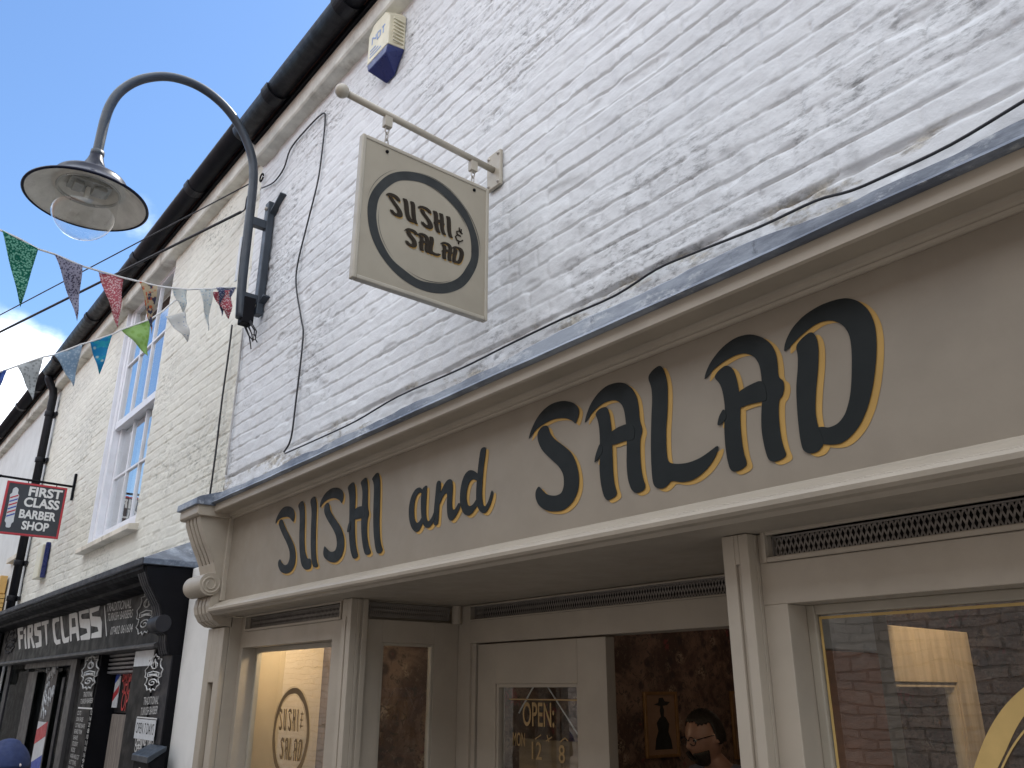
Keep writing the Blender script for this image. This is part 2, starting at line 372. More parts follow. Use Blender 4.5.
    def ball(s, c, r, n=16, mi=0, st=(1, 1, 1)):
        k = len(s.v)
        m = n//2
        for i in range(m+1):
            a = math.pi*i/m
            for j in range(n):
                t = 2*math.pi*j/n; s.v.append((c[0]+r*st[0]*math.sin(a)*math.cos(t), c[1]+r*st[1]*math.sin(a)*math.sin(t), c[2]+r*st[2]*math.cos(a)))
        for i in range(m):
            for j in range(n):
                j2 = (j+1) % n; s.f.append((k+i*n+j, k+(i+1)*n+j, k+(i+1)*n+j2, k+i*n+j2)); s.mi.append(mi); s.sm.append(True)
        return s
    def plate(s, loops, place, t=.0012, mi=0):
        """flat shape (outer loop + holes, 2-D) with a small thickness; place(u, v, depth)"""
        flat = [p for lp in loops for p in lp]; n = len(flat); k = len(s.v)
        s.v += [tuple(place(u, v, 0)) for u, v in flat] + [tuple(place(u, v, t)) for u, v in flat]
        for tr in tessellate_polygon([[Vector((u, v, 0)) for u, v in lp] for lp in loops]):
            for off in (0, n): s.f.append(tuple(k+off+q for q in tr)); s.mi.append(mi); s.sm.append(False)
        b = 0
        for lp in loops:
            for i in range(len(lp)):
                j = (i+1) % len(lp); s.f.append((k+b+i, k+b+j, k+n+b+j, k+n+b+i)); s.mi.append(mi); s.sm.append(False)
            b += len(lp)
        return s
    def build(s, name, mats, parent=None, smooth=False, bevel=0, seg=2):
        me = bpy.data.meshes.new(name); me.from_pydata(s.v, [], s.f); me.update()
        me.polygons.foreach_set('material_index', s.mi); me.polygons.foreach_set('use_smooth', s.sm)
        bm = bmesh.new(); bm.from_mesh(me); bmesh.ops.recalc_face_normals(bm, faces=bm.faces); bm.to_mesh(me); bm.free()
        return link_mesh(name, me, mats, parent, smooth=smooth, bevel=bevel, seg=seg)
def box(name, mat, parent, x0, x1, y0, y1, z0, z1, bevel=.003):
    return MB().box(x0, x1, y0, y1, z0, z1).build(name, mat, parent, bevel=bevel)
def frame(x0, x1, z0, z1, y0, y1, wl, wr=None, wb=None, wt=None):
    wr = wl if wr is None else wr; wb = wl if wb is None else wb; wt = wl if wt is None else wt
    m = MB(); m.box(x0, x0+wl, y0, y1, z0, z1); m.box(x1-wr, x1, y0, y1, z0, z1)
    m.box(x0+wl, x1-wr, y0, y1, z1-wt, z1); m.box(x0+wl, x1-wr, y0, y1, z0, z0+wb); return m
def chaikin(p, it=2):
    for _ in range(it):
        q = []
        for i in range(len(p)):
            a, b = p[i], p[(i+1) % len(p)]
            q += [(a[0]*.78+b[0]*.22, a[1]*.78+b[1]*.22), (a[0]*.22+b[0]*.78, a[1]*.22+b[1]*.78)]
        p = q
    return p
def text_mesh(body, bold=0.0, shear=0.0):
    cu = bpy.data.curves.new('t', 'FONT'); cu.body = body; cu.offset = bold; cu.shear = shear; cu.resolution_u = 4
    o = bpy.data.objects.new('t', cu); COL.objects.link(o)
    dg = bpy.context.evaluated_depsgraph_get(); me = bpy.data.meshes.new_from_object(o.evaluated_get(dg))
    vs = [(v.co.x, v.co.y) for v in me.vertices]; fs = [tuple(p.vertices) for p in me.polygons]
    bpy.data.objects.remove(o); bpy.data.curves.remove(cu); bpy.data.meshes.remove(me); return vs, fs
def text_on(mb, body, o, u, v, w, h, bold=0.0, mi=0, shear=0.0):
    """writes body into the w x h box whose lower left corner is o, along unit vectors u (reading) and v (up)"""
    vs, fs = text_mesh(body, bold, shear); xs = [p[0] for p in vs]; ys = [p[1] for p in vs]
    x0, y0, sx, sy = min(xs), min(ys), w/(max(xs)-min(xs)), h/(max(ys)-min(ys))
    o, u, v = Vector(o), Vector(u), Vector(v)
    mb.add([o+u*((a-x0)*sx)+v*((b-y0)*sy) for a, b in vs], fs, mi); return mb

# ------------------------------------------------------------------ painted brick relief (real displacement)
_rs = np.random.RandomState(3); _tab = _rs.rand(512, 512)
def vnoise(x, y, seed=0):
    x = np.asarray(x)+seed*17.31; y = np.asarray(y)+seed*9.77
    xi = np.floor(x).astype(int); yi = np.floor(y).astype(int); fx = x-xi; fy = y-yi
    fx = fx*fx*(3-2*fx); fy = fy*fy*(3-2*fy); g = lambda a, b: _tab[a % 512, b % 512]
    return (g(xi, yi)*(1-fx)*(1-fy)+g(xi+1, yi)*fx*(1-fy)+g(xi, yi+1)*(1-fx)*fy+g(xi+1, yi+1)*fx*fy)*2-1
def sstep(a, b, x):
    t = np.clip((x-a)/(b-a), 0, 1); return t*t*(3-2*t)
CH = .0787; ZJ = at_y(640, 273, 0).z
def relief(X, Z, seed, amp, soft):
    zz_ = Z + .0065*vnoise(X*1.3, Z*.5, seed) + .0035*vnoise(X*5, Z*3, seed+1) + .0018*vnoise(X*23, Z*11, seed+2)
    cf = (zz_-ZJ)/CH; c = np.floor(cf).astype(int); v = cf-c
    L = np.where(c % 4 == 3, .1125, .225); off = np.where(c % 2 == 0, 0, .1125) + np.where(c % 4 == 3, .056, 0) + .012*_tab[c % 512, (seed*7) % 512]
    bf = (X+off+.004*vnoise(X*9, Z*30, seed+3))/L; b = np.floor(bf).astype(int); u = bf-b
    rnd = _tab[(c*31+seed) % 512, (b*17+c*3) % 512]; rnd2 = _tab[(c*13+5) % 512, (b*29+seed) % 512]; rnd3 = _tab[(c*7+50) % 512, (b*11+9) % 512]
    jw = .09+.07*vnoise(X*4, c*3.7, seed+4)
    dh = np.minimum(v, 1-v)
    hor = 1-sstep(jw*.16, jw*.16+.062*soft, dh)
    keep = .45+.55*sstep(-.35, .25, vnoise(X*1.9, c*1.37, seed+5)); hor = hor*keep          # joints clogged with paint here and there
    dv = np.minimum(u, 1-u)*L
    ver = (1-sstep(.001, .009*soft, dv))*(.32+.50*rnd3)
    h = amp*(-.0100*np.maximum(hor, ver)) + amp*((rnd-.5)*.0050 + (v-.5)*(rnd2-.45)*.0045 + (u-.5)*(rnd3-.5)*.004)
    h += amp*(.0034*vnoise(X*12, Z*19, seed+6) + .0015*vnoise(X*37, Z*47, seed+7) + .004*vnoise(X*1.1, Z*1.1, seed+8))
    h -= amp*.006*sstep(.62, .80, vnoise(X*9, Z*12, seed+9))                                 # spalls
    return h
def grid_wall(name, mat, parent, xs, zs, hfun, y0, holes=(), core=.24):
    X, Z = np.meshgrid(xs, zs); Y = y0 - hfun(X, Z); nx, nz_ = len(xs), len(zs)
    co = np.stack([X, Y, Z], -1).reshape(-1, 3)
    i = np.arange(nx-1)[None, :]; j = np.arange(nz_-1)[:, None]; a = (j*nx+i)
    xc = (xs[:-1]+xs[1:])/2; zc = (zs[:-1]+zs[1:])/2; keep = np.ones((nz_-1, nx-1), bool)
    for hx0, hx1, hz0, hz1 in holes: keep &= ~((zc[:, None] > hz0) & (zc[:, None] < hz1) & (xc[None, :] > hx0) & (xc[None, :] < hx1))
    q = np.stack([a, a+1, a+nx+1, a+nx], -1)[keep]
    # solid masonry behind the face
    bx = [(xs[0], xs[-1], zs[0], zs[-1])]
    for hx0, hx1, hz0, hz1 in holes:
        bx = [(xs[0], hx0, zs[0], zs[-1]), (hx1, xs[-1], zs[0], zs[-1]), (hx0, hx1, zs[0], hz0)]
    vs, fs = [], []
    for x0, x1, z0, z1 in bx:
        k = len(co)+len(vs); vs += [(x, y, z) for z in (z0, z1) for x, y in ((x0, y0+.03), (x1, y0+.03), (x1, y0+core), (x0, y0+core))]
        fs += [(k, k+3, k+2, k+1), (k+4, k+5, k+6, k+7), (k, k+1, k+5, k+4), (k+1, k+2, k+6, k+5), (k+2, k+3, k+7, k+6), (k+3, k, k+4, k+7)]
    co = np.concatenate([co, np.array(vs)]).astype(np.float32); q = np.concatenate([q, np.array(fs)])
    me = bpy.data.meshes.new(name); me.vertices.add(len(co)); me.vertices.foreach_set('co', co.ravel())
    me.loops.add(len(q)*4); me.loops.foreach_set('vertex_index', q.ravel().astype(np.int32))
    me.polygons.add(len(q)); me.polygons.foreach_set('loop_start', np.arange(0, len(q)*4, 4, dtype=np.int32))
    sm = np.ones(len(q), bool); sm[-len(fs):] = False; me.polygons.foreach_set('use_smooth', sm)
    me.update(calc_edges=True); me.validate()
    return link_mesh(name, me, mat, parent)
def lerpz(*ks): return np.unique(np.concatenate([np.arange(a, b, s) for a, b, s in ks]+[[ks[-1][1]]]))

XP, XD, XE = -5.115, -11.47, 1.6           # party line, downpipe line, right end
ZW = 5.515                                  # wall head under the eaves course
EN = {}
# ------------------------------------------------------------------ ground
tag(MB().box(-60, 30, -3.85, -0.9, -.3, 0).build('street', 'asphalt'), 'narrow paved lane between the two rows of shops', 'street', None, 'structure')
tag(MB().box(-60, 30, -0.9, 8, -.3, .10).build('pavement', 'pavement', None, bevel=.02), 'raised pavement in front of the shops', 'pavement', None, 'structure')
tag(MB().box(-400, 400, -400, 400, -.5, -.31).build('ground', 'asphalt'), 'flat ground under the town', 'ground', None, 'structure')

# ------------------------------------------------------------------ sushi building shell
bw = thing('brick_building', (-2, .1, 0), 'white painted brick building above the taupe shopfront', 'building')
def sushi_h(X, Z):
    h = relief(X, Z, 1, .85, 1.1)
    # mortar fillet along the top of the shopfront: rough, set back under a thin shadow line
    b = 1-sstep(-.004, .004, Z-(ZJ-.002+.004*vnoise(X*3, 0*X, 40)))
    fil = -.006+.003*vnoise(X*8, Z*9, 41)+.003*vnoise(X*27, Z*31, 42)-.006*sstep(.45, .6, vnoise(X*11, Z*14, 43))
    crack = np.exp(-((Z-ZJ+.006+.005*vnoise(X*3, 0*X, 40)+.002*vnoise(X*13, 0*X, 44))/.0045)**2)*(.5+.5*sstep(-.5, .1, vnoise(X*2.5, 0*X, 45)))
    return h*(1-b)+fil*b-.013*crack
xs = lerpz((XP, -3.2, .013), (-3.2, -.2, .0095), (-.2, XE, .03)); zs = lerpz((3.0, 4.6, .0058), (4.6, ZW, .0072))
grid_wall('wall', 'white_brick', bw, xs, zs, sushi_h, 0.0)
m = MB().box(XP, XE, .26, .5, .10, 3.0)
def eaves(parent, x0, x1, dz=0, jx=()):
    # oversailing limewashed course, black fascia board, half round gutter
    xs_ = np.linspace(x0, x1, max(12, int((x1-x0)/.05))); z0 = ZW+dz
    vs, fs = [], []
    for i, x in enumerate(xs_):
        w1 = .004*float(vnoise(x*4, 1.3, 60)); w2 = .006*float(vnoise(x*2.2, 4.3, 61))
        pr = [(.03, z0-.015), (-.001, z0-.012+w2), (-.072+w1, z0-.004+w2*.6), (-.082+w1, z0+.006+w2*.5), (-.083+w1*.6, z0+.128), (-.05, z0+.14), (.03, z0+.14)]
        vs += [(x, y, z) for y, z in pr]
        if i:
            for k in range(6): fs.append(((i-1)*7+k, i*7+k, i*7+k+1, (i-1)*7+k+1))
    MB().add(vs, fs, 0).build('eaves_course', 'corbel', parent)
    box('eaves_board', 'gutter', parent, x0, x1, -.100, .03, z0+.142, z0+.235)
    n = 14; cy, cz, rg = -.178, z0+.205, .076
    prof = [(cy+rg*math.cos(math.pi+math.pi*k/n), cz+rg*math.sin(math.pi+math.pi*k/n)) for k in range(n+1)]
    prof += [(cy+(rg-.006)*math.cos(-math.pi*k/n), cz+(rg-.006)*math.sin(-math.pi*k/n)) for k in range(n+1)]
    g = MB().px(prof, x0, x1, 0).build('gutter', 'gutter', parent)
    for p in g.data.polygons: p.use_smooth = len(p.vertices) == 4
    pr2 = [(cy+(rg+.009)*math.cos(math.pi+math.pi*k/n), cz+(rg+.009)*math.sin(math.pi+math.pi*k/n)) for k in range(n+1)]
    pr2 += [(cy+(rg+.001)*math.cos(-math.pi*k/n), cz+(rg+.001)*math.sin(-math.pi*k/n)) for k in range(n+1)]
    for x in jx: MB().px(pr2, x-.05, x+.05).build('gutter_collar', 'gutter', g)
    # roof slope behind the gutter
    MB().px([(-.15, z0+.24), (3.6, z0+2.70), (7.3, z0+.24), (7.3, z0+.16), (3.6, z0+2.6), (-.10, z0+.18)], x0, x1).build('roof', 'roof', parent)
    return g
eaves(bw, XP, XE, 0, (-4.55, -3.55, -1.8, 0.2))
# ------------------------------------------------------------------ cream building with the sash window
bc = thing('brick_building', (-8.3, .1, 0), 'cream painted brick building with a tall sash window over the black barber shop', 'building')
SX0, SX1, SZ0, SZ1 = -8.50, -7.03, 3.20, 5.60
def cream_h(X, Z): return relief(X, Z, 5, .70, 1.0)
xs = np.unique(np.concatenate([np.linspace(XD, SX0, 170), np.linspace(SX0, SX1, 70), np.linspace(SX1, XP, 160)]))
ZC = ZW+.06
zs = np.unique(np.concatenate([np.linspace(2.40, SZ0, 110), np.linspace(SZ0, ZC, 300)]))
grid_wall('wall', 'cream_brick', bc, xs, zs, cream_h, 0.004, [(SX0, SX1, SZ0, zs[-1])])
eaves(bc, XD, XP-.003, .06, (-6.1, -7.6, -9.3, -10.9))
MB().box(-5.30, -4.545, -.008, .3, .10, 2.66).box(-5.235, -4.545, -.080, -.0085, .10, 2.646).build('rendered_strip', 'white_render', bc, bevel=.006)          # rendered pier between the shops
sw = MB(); sw.box(SX0, SX0+.012, -.004, .13, SZ0, SZ1); sw.box(SX1-.012, SX1, .02, .13, SZ0, SZ1)
fr = frame(SX0+.012, SX1-.012, SZ0, SZ1+.02, .030, .15, .085, None, .06, .07)
fr.v = sw.v+fr.v; fr.f = sw.f+[tuple(i+len(sw.v) for i in f) for f in fr.f]; fr.mi = sw.mi+fr.mi; fr.sm = sw.sm+fr.sm
win = fr.build('sash_window', 'window_white', bc, bevel=.004)
MB().px([(-.075, SZ0-.075), (-.075, SZ0-.03), (.10, SZ0-.002), (.10, SZ0-.075)], SX0-.10, SX1+.12).build('sill', 'render', win, bevel=.006)
def sash(x0, x1, z0, z1, y, cols, rows, nm):
    f = frame(x0, x1, z0, z1, y, y+.045, .055, None, .07, .05)
    for c in range(1, cols):
        x = x0+.055+(x1-x0-.11)*c/cols; f.box(x-.011, x+.011, y+.004, y+.04, z0+.07, z1-.05)
    for r in range(1, rows):
        z = z0+.07+(z1-z0-.12)*r/rows; f.box(x0+.055, x1-.055, y+.005, y+.039, z-.011, z+.011)
    f.build('sash_frame', 'window_white', win, bevel=.003)
    MB().box(x0+.05, x1-.05, y+.020, y+.024, z0+.06, z1-.04).build('glass_pane', 'sash_glass', win)
sash(SX0+.10, SX1-.10, 4.30, 5.58, .040, 3, 2, 'upper'); sash(SX0+.10, SX1-.10, SZ0+.06, 4.36, .090, 3, 2, 'lower')
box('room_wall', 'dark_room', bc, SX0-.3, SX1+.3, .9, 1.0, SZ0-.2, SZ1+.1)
box('curtain', 'window_white', bc, SX0+.05, SX0+.45, .28, .34, SZ0, 4.25)
# ------------------------------------------------------------------ the house beyond the downpipe
bh = thing('rendered_house', (-16, .1, 0), 'smooth white rendered house beyond the black downpipe', 'building')
xs = np.linspace(-32, XD-.002, 160); zs = np.linspace(.1, ZC, 90)
def h_h(X, Z): return .006*vnoise(X*1.2, Z*1.2, 70)+.003*vnoise(X*7, Z*7, 71)
WX0, WX1, WZ0, WZ1 = -12.95, -12.1, 3.56, 5.1
grid_wall('wall', 'house_render', bh, xs, zs, h_h, 0.0)
eaves(bh, -32, XD-.003, .06, (-12.2, -13.2, -15))
box('sill', 'render', bh, -12.55, -11.85, -.06, .02, 3.47, 3.53)
yb = thing('shop_board', (-13.4, -.1, 2.8), 'ochre yellow board on the white house left of the downpipe', 'shop sign')
box('panel', 'yellow_board', yb, -14.6, -12.45, -.10, -.02, 3.09, 3.31)
b_ = MB()
for k in range(4): b_.box(-14.6, -12.40, -.10+.01*(k % 2), -.02, 2.86+.056*k, 2.908+.056*k)
b_.build('slats', 'yellow_board', yb)
# ------------------------------------------------------------------ opposite side of the lane (seen in the shop glass)
ob = thing('brick_building', (-4, -4, 0), 'dark brick building on the opposite side of the lane', 'building')
box('wall', 'dark_brick', ob, -40, 20, -8, -3.9, 0, 5.0)
MB().px([(-3.8, 5.0), (-6, 6.6), (-8.1, 5.0)], -40, 20).build('roof', 'roof', ob)
for wx in (-9.5, -6.3, -3.0, 2.6, 6.0):
    w_ = frame(wx-.55, wx+.55, 3.0, 4.5, -3.93, -3.86, .07).build('window', 'window_white', ob, bevel=.004)
    MB().box(wx-.48, wx+.48, -3.90, -3.89, 3.07, 4.43).build('pane', 'sash_glass', w_)
    MB().box(wx-.02, wx+.02, -3.915, -3.87, 3.07, 4.43).box(wx-.48, wx+.48, -3.915, -3.87, 3.73, 3.77).build('glazing_bar', 'window_white', w_)

# ------------------------------------------------------------------ sushi shopfront
LX0, LX1 = -4.53, 1.3                     # left pilaster edge, right end (out of frame)
YF = -.215                                # fascia board face
sf = thing('shopfront', (-2, -.1, .1), 'taupe painted wooden shopfront lettered SUSHI and SALAD', 'shopfront')
fb = box('fascia_board', 'taupe_shaded', sf, LX0+.10, LX1, YF, -.04, 2.36, 2.86, 0)
MB().px([(-.04, 2.862), (-.325, 2.862), (-.325, 2.815), (-.318, 2.811), (-.262, 2.811), (-.256, 2.816), (-.248, 2.816), (-.242, 2.811), (-.240, 2.803), (-.234, 2.799), (-.228, 2.799), (-.226, 2.793), (-.221, 2.790), (YF-.001, 2.790), (-.04, 2.79)], -4.309, LX1).build('cornice', 'taupe', sf)
# lead flashing: dressed by hand, so the drip edge wanders and the top is lumpy
n = 420; vs, fs = [], []
for i in range(n+1):
    x = -4.271+(LX1+4.271)*i/n
    a = .0025*float(vnoise(x*3, .3, 80)); b = .006*float(vnoise(x*5.5, 1.7, 81))+.003*float(vnoise(x*19, 2.7, 82)); lump = max(0, float(vnoise(x*1.7, 7.7, 83))-.55)*.05
    pr = [(-.05, 3.01), (-.20, 2.945+b), (-.338+a, 2.893+b+lump), (-.3425+a, 2.890+b+lump*.9), (-.3435+a, 2.864), (-.351+a, 2.8545+.0015*float(vnoise(x*7, 9.1, 84))), (-.336+a, 2.8505), (-.05, 2.864)]
    vs += [(x, y, z) for y, z in pr]
    if i:
        for k in range(8): fs.append(((i-1)*8+k, i*8+k, i*8+(k+1) % 8, (i-1)*8+(k+1) % 8))
MB().add(vs, fs, 0, False).build('lead_flashing', 'lead', sf)
for px_, py_ in ((287, 462), (440, 405), (716, 270)):        # dressed lumps where the lead laps
    p = at_y(px_, py_-6, -.335)
    MB().ball((p.x, -.30, 2.878), .045, 14, 0, (1.3, .9, .55)).build('lead_lap', 'lead', sf)
# weathered bottom moulding
mold = [(YF+.02, 2.372), (YF-.010, 2.372), (YF-.014, 2.368), (-.245, 2.360), (-.266, 2.345), (-.268, 2.339), (-.271, 2.338), (-.274, 2.341), (-.283, 2.337), (-.288, 2.329), (-.286, 2.319), (-.279, 2.312), (-.266, 2.309), (-.255, 2.3005), (YF+.02, 2.3005)]
MB().px(mold, -4.309, LX1, 0, False).build('sill_moulding', 'taupe', sf)
box('fascia_side', 'taupe', sf, -4.309, -4.285, YF-.022, YF+.01, 2.373, 2.80)

# --- sign writing (outlines measured on the board)
G = {
 'S1': (265, 465, 6.4, [[(66,382),(70,345),(95,295),(125,265),(160,264),(185,285),(192,325),(183,367),(172,355),(150,330),(110,335),(85,350)],
   [(88,385),(92,355),(108,345),(118,365),(135,410),(165,465),(188,515),(198,575),(192,640),(170,680),(135,698),(100,685),(83,645),(85,615),(97,600),(105,620),(125,643),(145,635),(158,600),(158,550),(140,500),(110,440)]]),
 'U': (265, 465, 6.4, [[(210,255),(238,226),(250,245),(255,290),(255,370),(252,460),(255,550),(270,600),(290,598),(298,625),(292,665),(255,672),(232,640),(222,570),(218,470),(222,370),(222,300)],
   [(288,225),(315,198),(326,215),(332,265),(328,350),(325,450),(325,560),(332,620),(343,645),(325,658),(305,648),(296,600),(292,500),(295,380),(300,290)]]),
 'S2': (265, 465, 6.4, [[(349,278),(356,230),(385,180),(425,147),(465,143),(497,165),(505,200),(492,250),(478,225),(445,210),(405,218),(370,245)],
   [(377,300),(382,255),(402,237),(412,255),(418,295),(450,345),(485,395),(507,460),(508,530),(490,590),(455,625),(415,622),(380,595),(371,565),(380,515),(395,535),(420,558),(450,550),(462,510),(455,450),(430,400),(395,345)]]),
 'H': (265, 465, 6.4, [[(527,140),(562,106),(575,125),(580,190),(576,290),(574,400),(578,500),(588,550),(597,582),(580,600),(562,598),(550,565),(540,500),(536,420),(540,310),(540,210),(535,170)],
   [(610,110),(645,76),(655,95),(660,170),(657,270),(668,310),(655,350),(652,430),(660,500),(670,535),(680,560),(662,576),(640,574),(628,530),(618,460),(615,380),(620,280),(625,180),(620,140)],
   [(565,290),(600,265),(640,262),(640,335),(600,345),(565,350)], [(525,435),(530,395),(542,360),(550,360),(548,420)]]),
 'I': (265, 465, 6.4, [[(682,88),(718,44),(733,65),(738,130),(735,250),(732,380),(735,470),(745,520),(755,545),(738,567),(715,565),(703,520),(694,430),(692,330),(695,220),(698,140),(692,105)]]),
 'a': (395, 435, 6.98, [[(196,385),(172,362),(140,378),(110,435),(95,510),(97,590),(115,650),(145,682),(172,665),(196,610),(190,565),(170,605),(152,615),(137,590),(132,530),(138,460),(155,415),(175,400),(192,412)],
   [(182,420),(192,375),(205,360),(222,350),(224,370),(220,440),(216,540),(222,590),(235,605),(255,580),(275,530),(284,560),(268,610),(245,645),(222,650),(200,635),(186,590),(180,500)]]),
 'n': (395, 435, 6.98, [[(290,330),(305,316),(320,325),(320,370),(312,450),(306,550),(302,620),(285,632),(268,625),(268,580),(275,480),(284,390)],
   [(306,430),(330,370),(360,318),(385,305),(402,320),(405,370),(400,440),(398,500),(408,525),(425,510),(448,465),(458,500),(430,560),(400,600),(378,595),(365,560),(362,490),(365,420),(358,400),(335,430),(306,500)]]),
 'd': (395, 435, 6.98, [[(585,275),(545,245),(515,245),(485,275),(462,340),(452,420),(455,490),(475,545),(505,566),(535,552),(578,490),(572,440),(545,485),(522,498),(505,485),(497,430),(505,370),(522,325),(545,305),(580,325)],
   [(598,100),(615,84),(636,86),(632,140),(620,220),(612,320),(607,420),(615,490),(632,500),(655,455),(675,380),(686,400),(682,440),(660,505),(635,545),(605,545),(580,515),(566,460),(568,360),(578,250),(588,160)]]),
 'S': (520, 380, 5.486, [[(45,328),(58,280),(85,220),(125,165),(175,128),(235,112),(290,122),(322,150),(325,185),(306,244),(290,225),(250,208),(190,212),(140,235),(95,265),(62,305)],
   [(95,290),(120,255),(145,248),(158,262),(165,292),(190,325),(240,360),(285,400),(312,460),(325,530),(322,600),(295,665),(255,705),(215,722),(150,720),(105,692),(85,650),(85,610),(103,580),(120,600),(150,630),(195,636),(228,622),(242,580),(240,520),(215,475),(165,430),(120,385),(98,335)]]),
 'A': (580, 370, 5.486, [[(24,297),(32,255),(55,190),(95,130),(145,85),(205,67),(250,72),(290,105),(313,150),(322,200),(328,280),(345,330),(330,380),(330,450),(335,540),(347,600),(362,640),(345,665),(305,678),(280,655),(262,600),(255,520),(257,400),(253,300),(243,220),(225,182),(190,163),(140,175),(95,205),(55,250)],
   [(82,240),(110,210),(145,200),(160,230),(170,290),(175,340),(178,450),(182,560),(190,630),(207,682),(180,705),(148,718),(130,690),(115,630),(107,550),(108,460),(110,380),(105,310),(95,265)],
   [(165,345),(205,315),(265,292),(300,310),(300,385),(250,388),(165,420)], [(78,515),(88,460),(112,395),(130,440),(100,490)]]),
 'L': (640, 355, 5.297, [[(40,118),(65,80),(105,52),(125,75),(140,120),(148,180),(146,290),(138,400),(140,500),(148,570),(200,578),(260,570),(320,545),(370,510),(410,478),(417,490),(400,540),(360,600),(310,645),(265,668),(220,675),(165,665),(148,690),(120,710),(85,705),(68,680),(60,600),(57,480),(60,330),(65,230),(60,170)]]),
 'A2': (695, 320, 4.8, [[(44,292),(50,255),(75,200),(125,135),(190,85),(260,66),(320,80),(362,110),(388,155),(397,210),(400,275),(424,290),(430,325),(420,365),(402,385),(402,470),(412,560),(425,610),(441,648),(420,668),(380,683),(352,672),(335,620),(320,540),(317,470),(322,380),(320,280),(310,215),(285,175),(240,158),(190,170),(140,198),(85,240)],
   [(90,275),(115,240),(150,215),(180,230),(198,270),(212,340),(218,420),(218,500),(225,580),(235,640),(252,690),(235,712),(195,730),(170,722),(155,670),(145,600),(140,510),(145,420),(135,350),(120,305)],
   [(200,352),(255,315),(330,283),(350,385),(310,395),(260,405),(200,430)], [(107,510),(115,465),(140,420),(155,470),(128,500)]]),
 'D': (775, 290, 4.267, [[(37,270),(42,225),(70,165),(120,110),(190,65),(260,40),(310,33),(360,48),(400,85),(425,140),(434,210),(432,300),(420,400),(400,490),(365,575),(315,635),(270,660),(205,660),(165,640),(170,590),(200,582),(230,588),(270,570),(300,530),(320,460),(327,380),(328,260),(318,190),(290,148),(240,127),(180,140),(120,185),(75,230)],
   [(88,240),(115,205),(155,175),(178,200),(187,250),(185,330),(175,430),(172,520),(185,590),(210,640),(205,665),(185,690),(150,700),(118,685),(105,620),(95,520),(90,420),(98,330),(98,280)]]),
}
LIB = {}
for key, (ox, oy, s_, loops) in G.items():
    P = []
    for lp in loops:
        q = [at_y(ox+x/s_, oy+y/s_, YF-.003) for x, y in lp]
        P.append(chaikin([(p.x, p.z) for p in q], 2))
    xs_ = [p[0] for l in P for p in l]; zs_ = [p[1] for l in P for p in l]
    x0, z0, h = min(xs_), min(zs_), max(zs_)-min(zs_)
    LIB[key] = ([[((a-x0)/h, (b-z0)/h) for a, b in l] for l in P], (max(xs_)-x0)/h)
    m = MB()
    for k, l in enumerate(P):
        m.plate([[(a+.0135, b-.0095) for a, b in l]], lambda u, v, d, k=k: (u, YF-.0006-.0003*k-d, v), .0004, 1)
        m.plate([l], lambda u, v, d, k=k: (u, YF-.0026-.0004*k-d, v), .0006, 0)
    m.build('letter', ['black_letter', 'gold_letter'], fb)
def word(mb, keys, o, u, v, nrm, h, gap=.12, w=None, shade=None, mi=0, smi=1, bold=0.):
    tot = sum(LIB[k][1] for k in keys)+gap*(len(keys)-1); sx = (w/(tot*h)) if w else 1.0; x = 0
    o, u, v, nrm = Vector(o), Vector(u), Vector(v), Vector(nrm)
    for k in keys:
        for i, l in enumerate(LIB[k][0]):
            l = l[::2]
            if shade: mb.plate([[((x+a)*h*sx+shade[0], b*h+shade[1]) for a, b in l]], lambda a, b, d, i=i: o+u*a+v*b+nrm*(.0004+.0002*i+d), .0003, smi)
            for q, bb in enumerate((-bold, bold) if bold else (0,)): mb.plate([[((x+a)*h*sx+bb, b*h) for a, b in l]], lambda a, b, d, i=i, q=q: o+u*a+v*b+nrm*(.0018+.0002*i+.0009*q+d), .0003, mi)
        x += LIB[k][1]+gap
SUSHI = ['S1', 'U', 'S2', 'H', 'I']; SALAD = ['S', 'A', 'L', 'A2', 'D']
def brush_ring(mb, c, rx, rz, wd, u, v, nrm, seed, mi=0):
    """a ring painted with a broad brush: ragged inner and outer edge plus a few stray bristle lines"""
    rg = random.Random(seed); c, u, v, nrm = Vector(c), Vector(u), Vector(v), Vector(nrm); N = 160
    def pt(t, r, d): return c+u*(rx*r*math.cos(t))+v*(rz*r*math.sin(t))+nrm*d
    k = len(mb.v); w = wd/((rx+rz)/2)
    for i in range(N):
        t = 2*math.pi*i/N; a = 1+.010*float(vnoise(i*.11, 0, seed)); b = 1-w+.018*float(vnoise(i*.13, 5, seed))
        mb.v += [tuple(pt(t, a, .0012)), tuple(pt(t, b, .0012))]
    for i in range(N):
        j = (i+1) % N; mb.f.append((k+2*i, k+2*j, k+2*j+1, k+2*i+1)); mb.mi.append(mi); mb.sm.append(False)
    for s in range(9):
        t0 = rg.random()*6.28; ln = .5+rg.random()*.9; r0 = (1+.022+rg.random()*.03) if s % 2 else (1-w-.022-rg.random()*.03); th = .006+.006*rg.random()
        k = len(mb.v); n_ = 26
        for i in range(n_+1):
            t = t0+ln*i/n_; e = th*math.sin(math.pi*min(1, max(.02, i/n_))); r = r0-(.02 if s % 2 else -.02)*(i/n_)
            mb.v += [tuple(pt(t, r+e/2, .0018+.0001*s)), tuple(pt(t, r-e/2, .0018+.0001*s))]
        for i in range(n_): mb.f.append((k+2*i, k+2*i+2, k+2*i+3, k+2*i+1)); mb.mi.append(mi); mb.sm.append(False)
X_, Y_, Z_ = Vector((1, 0, 0)), Vector((0, 1, 0)), Vector((0, 0, 1))

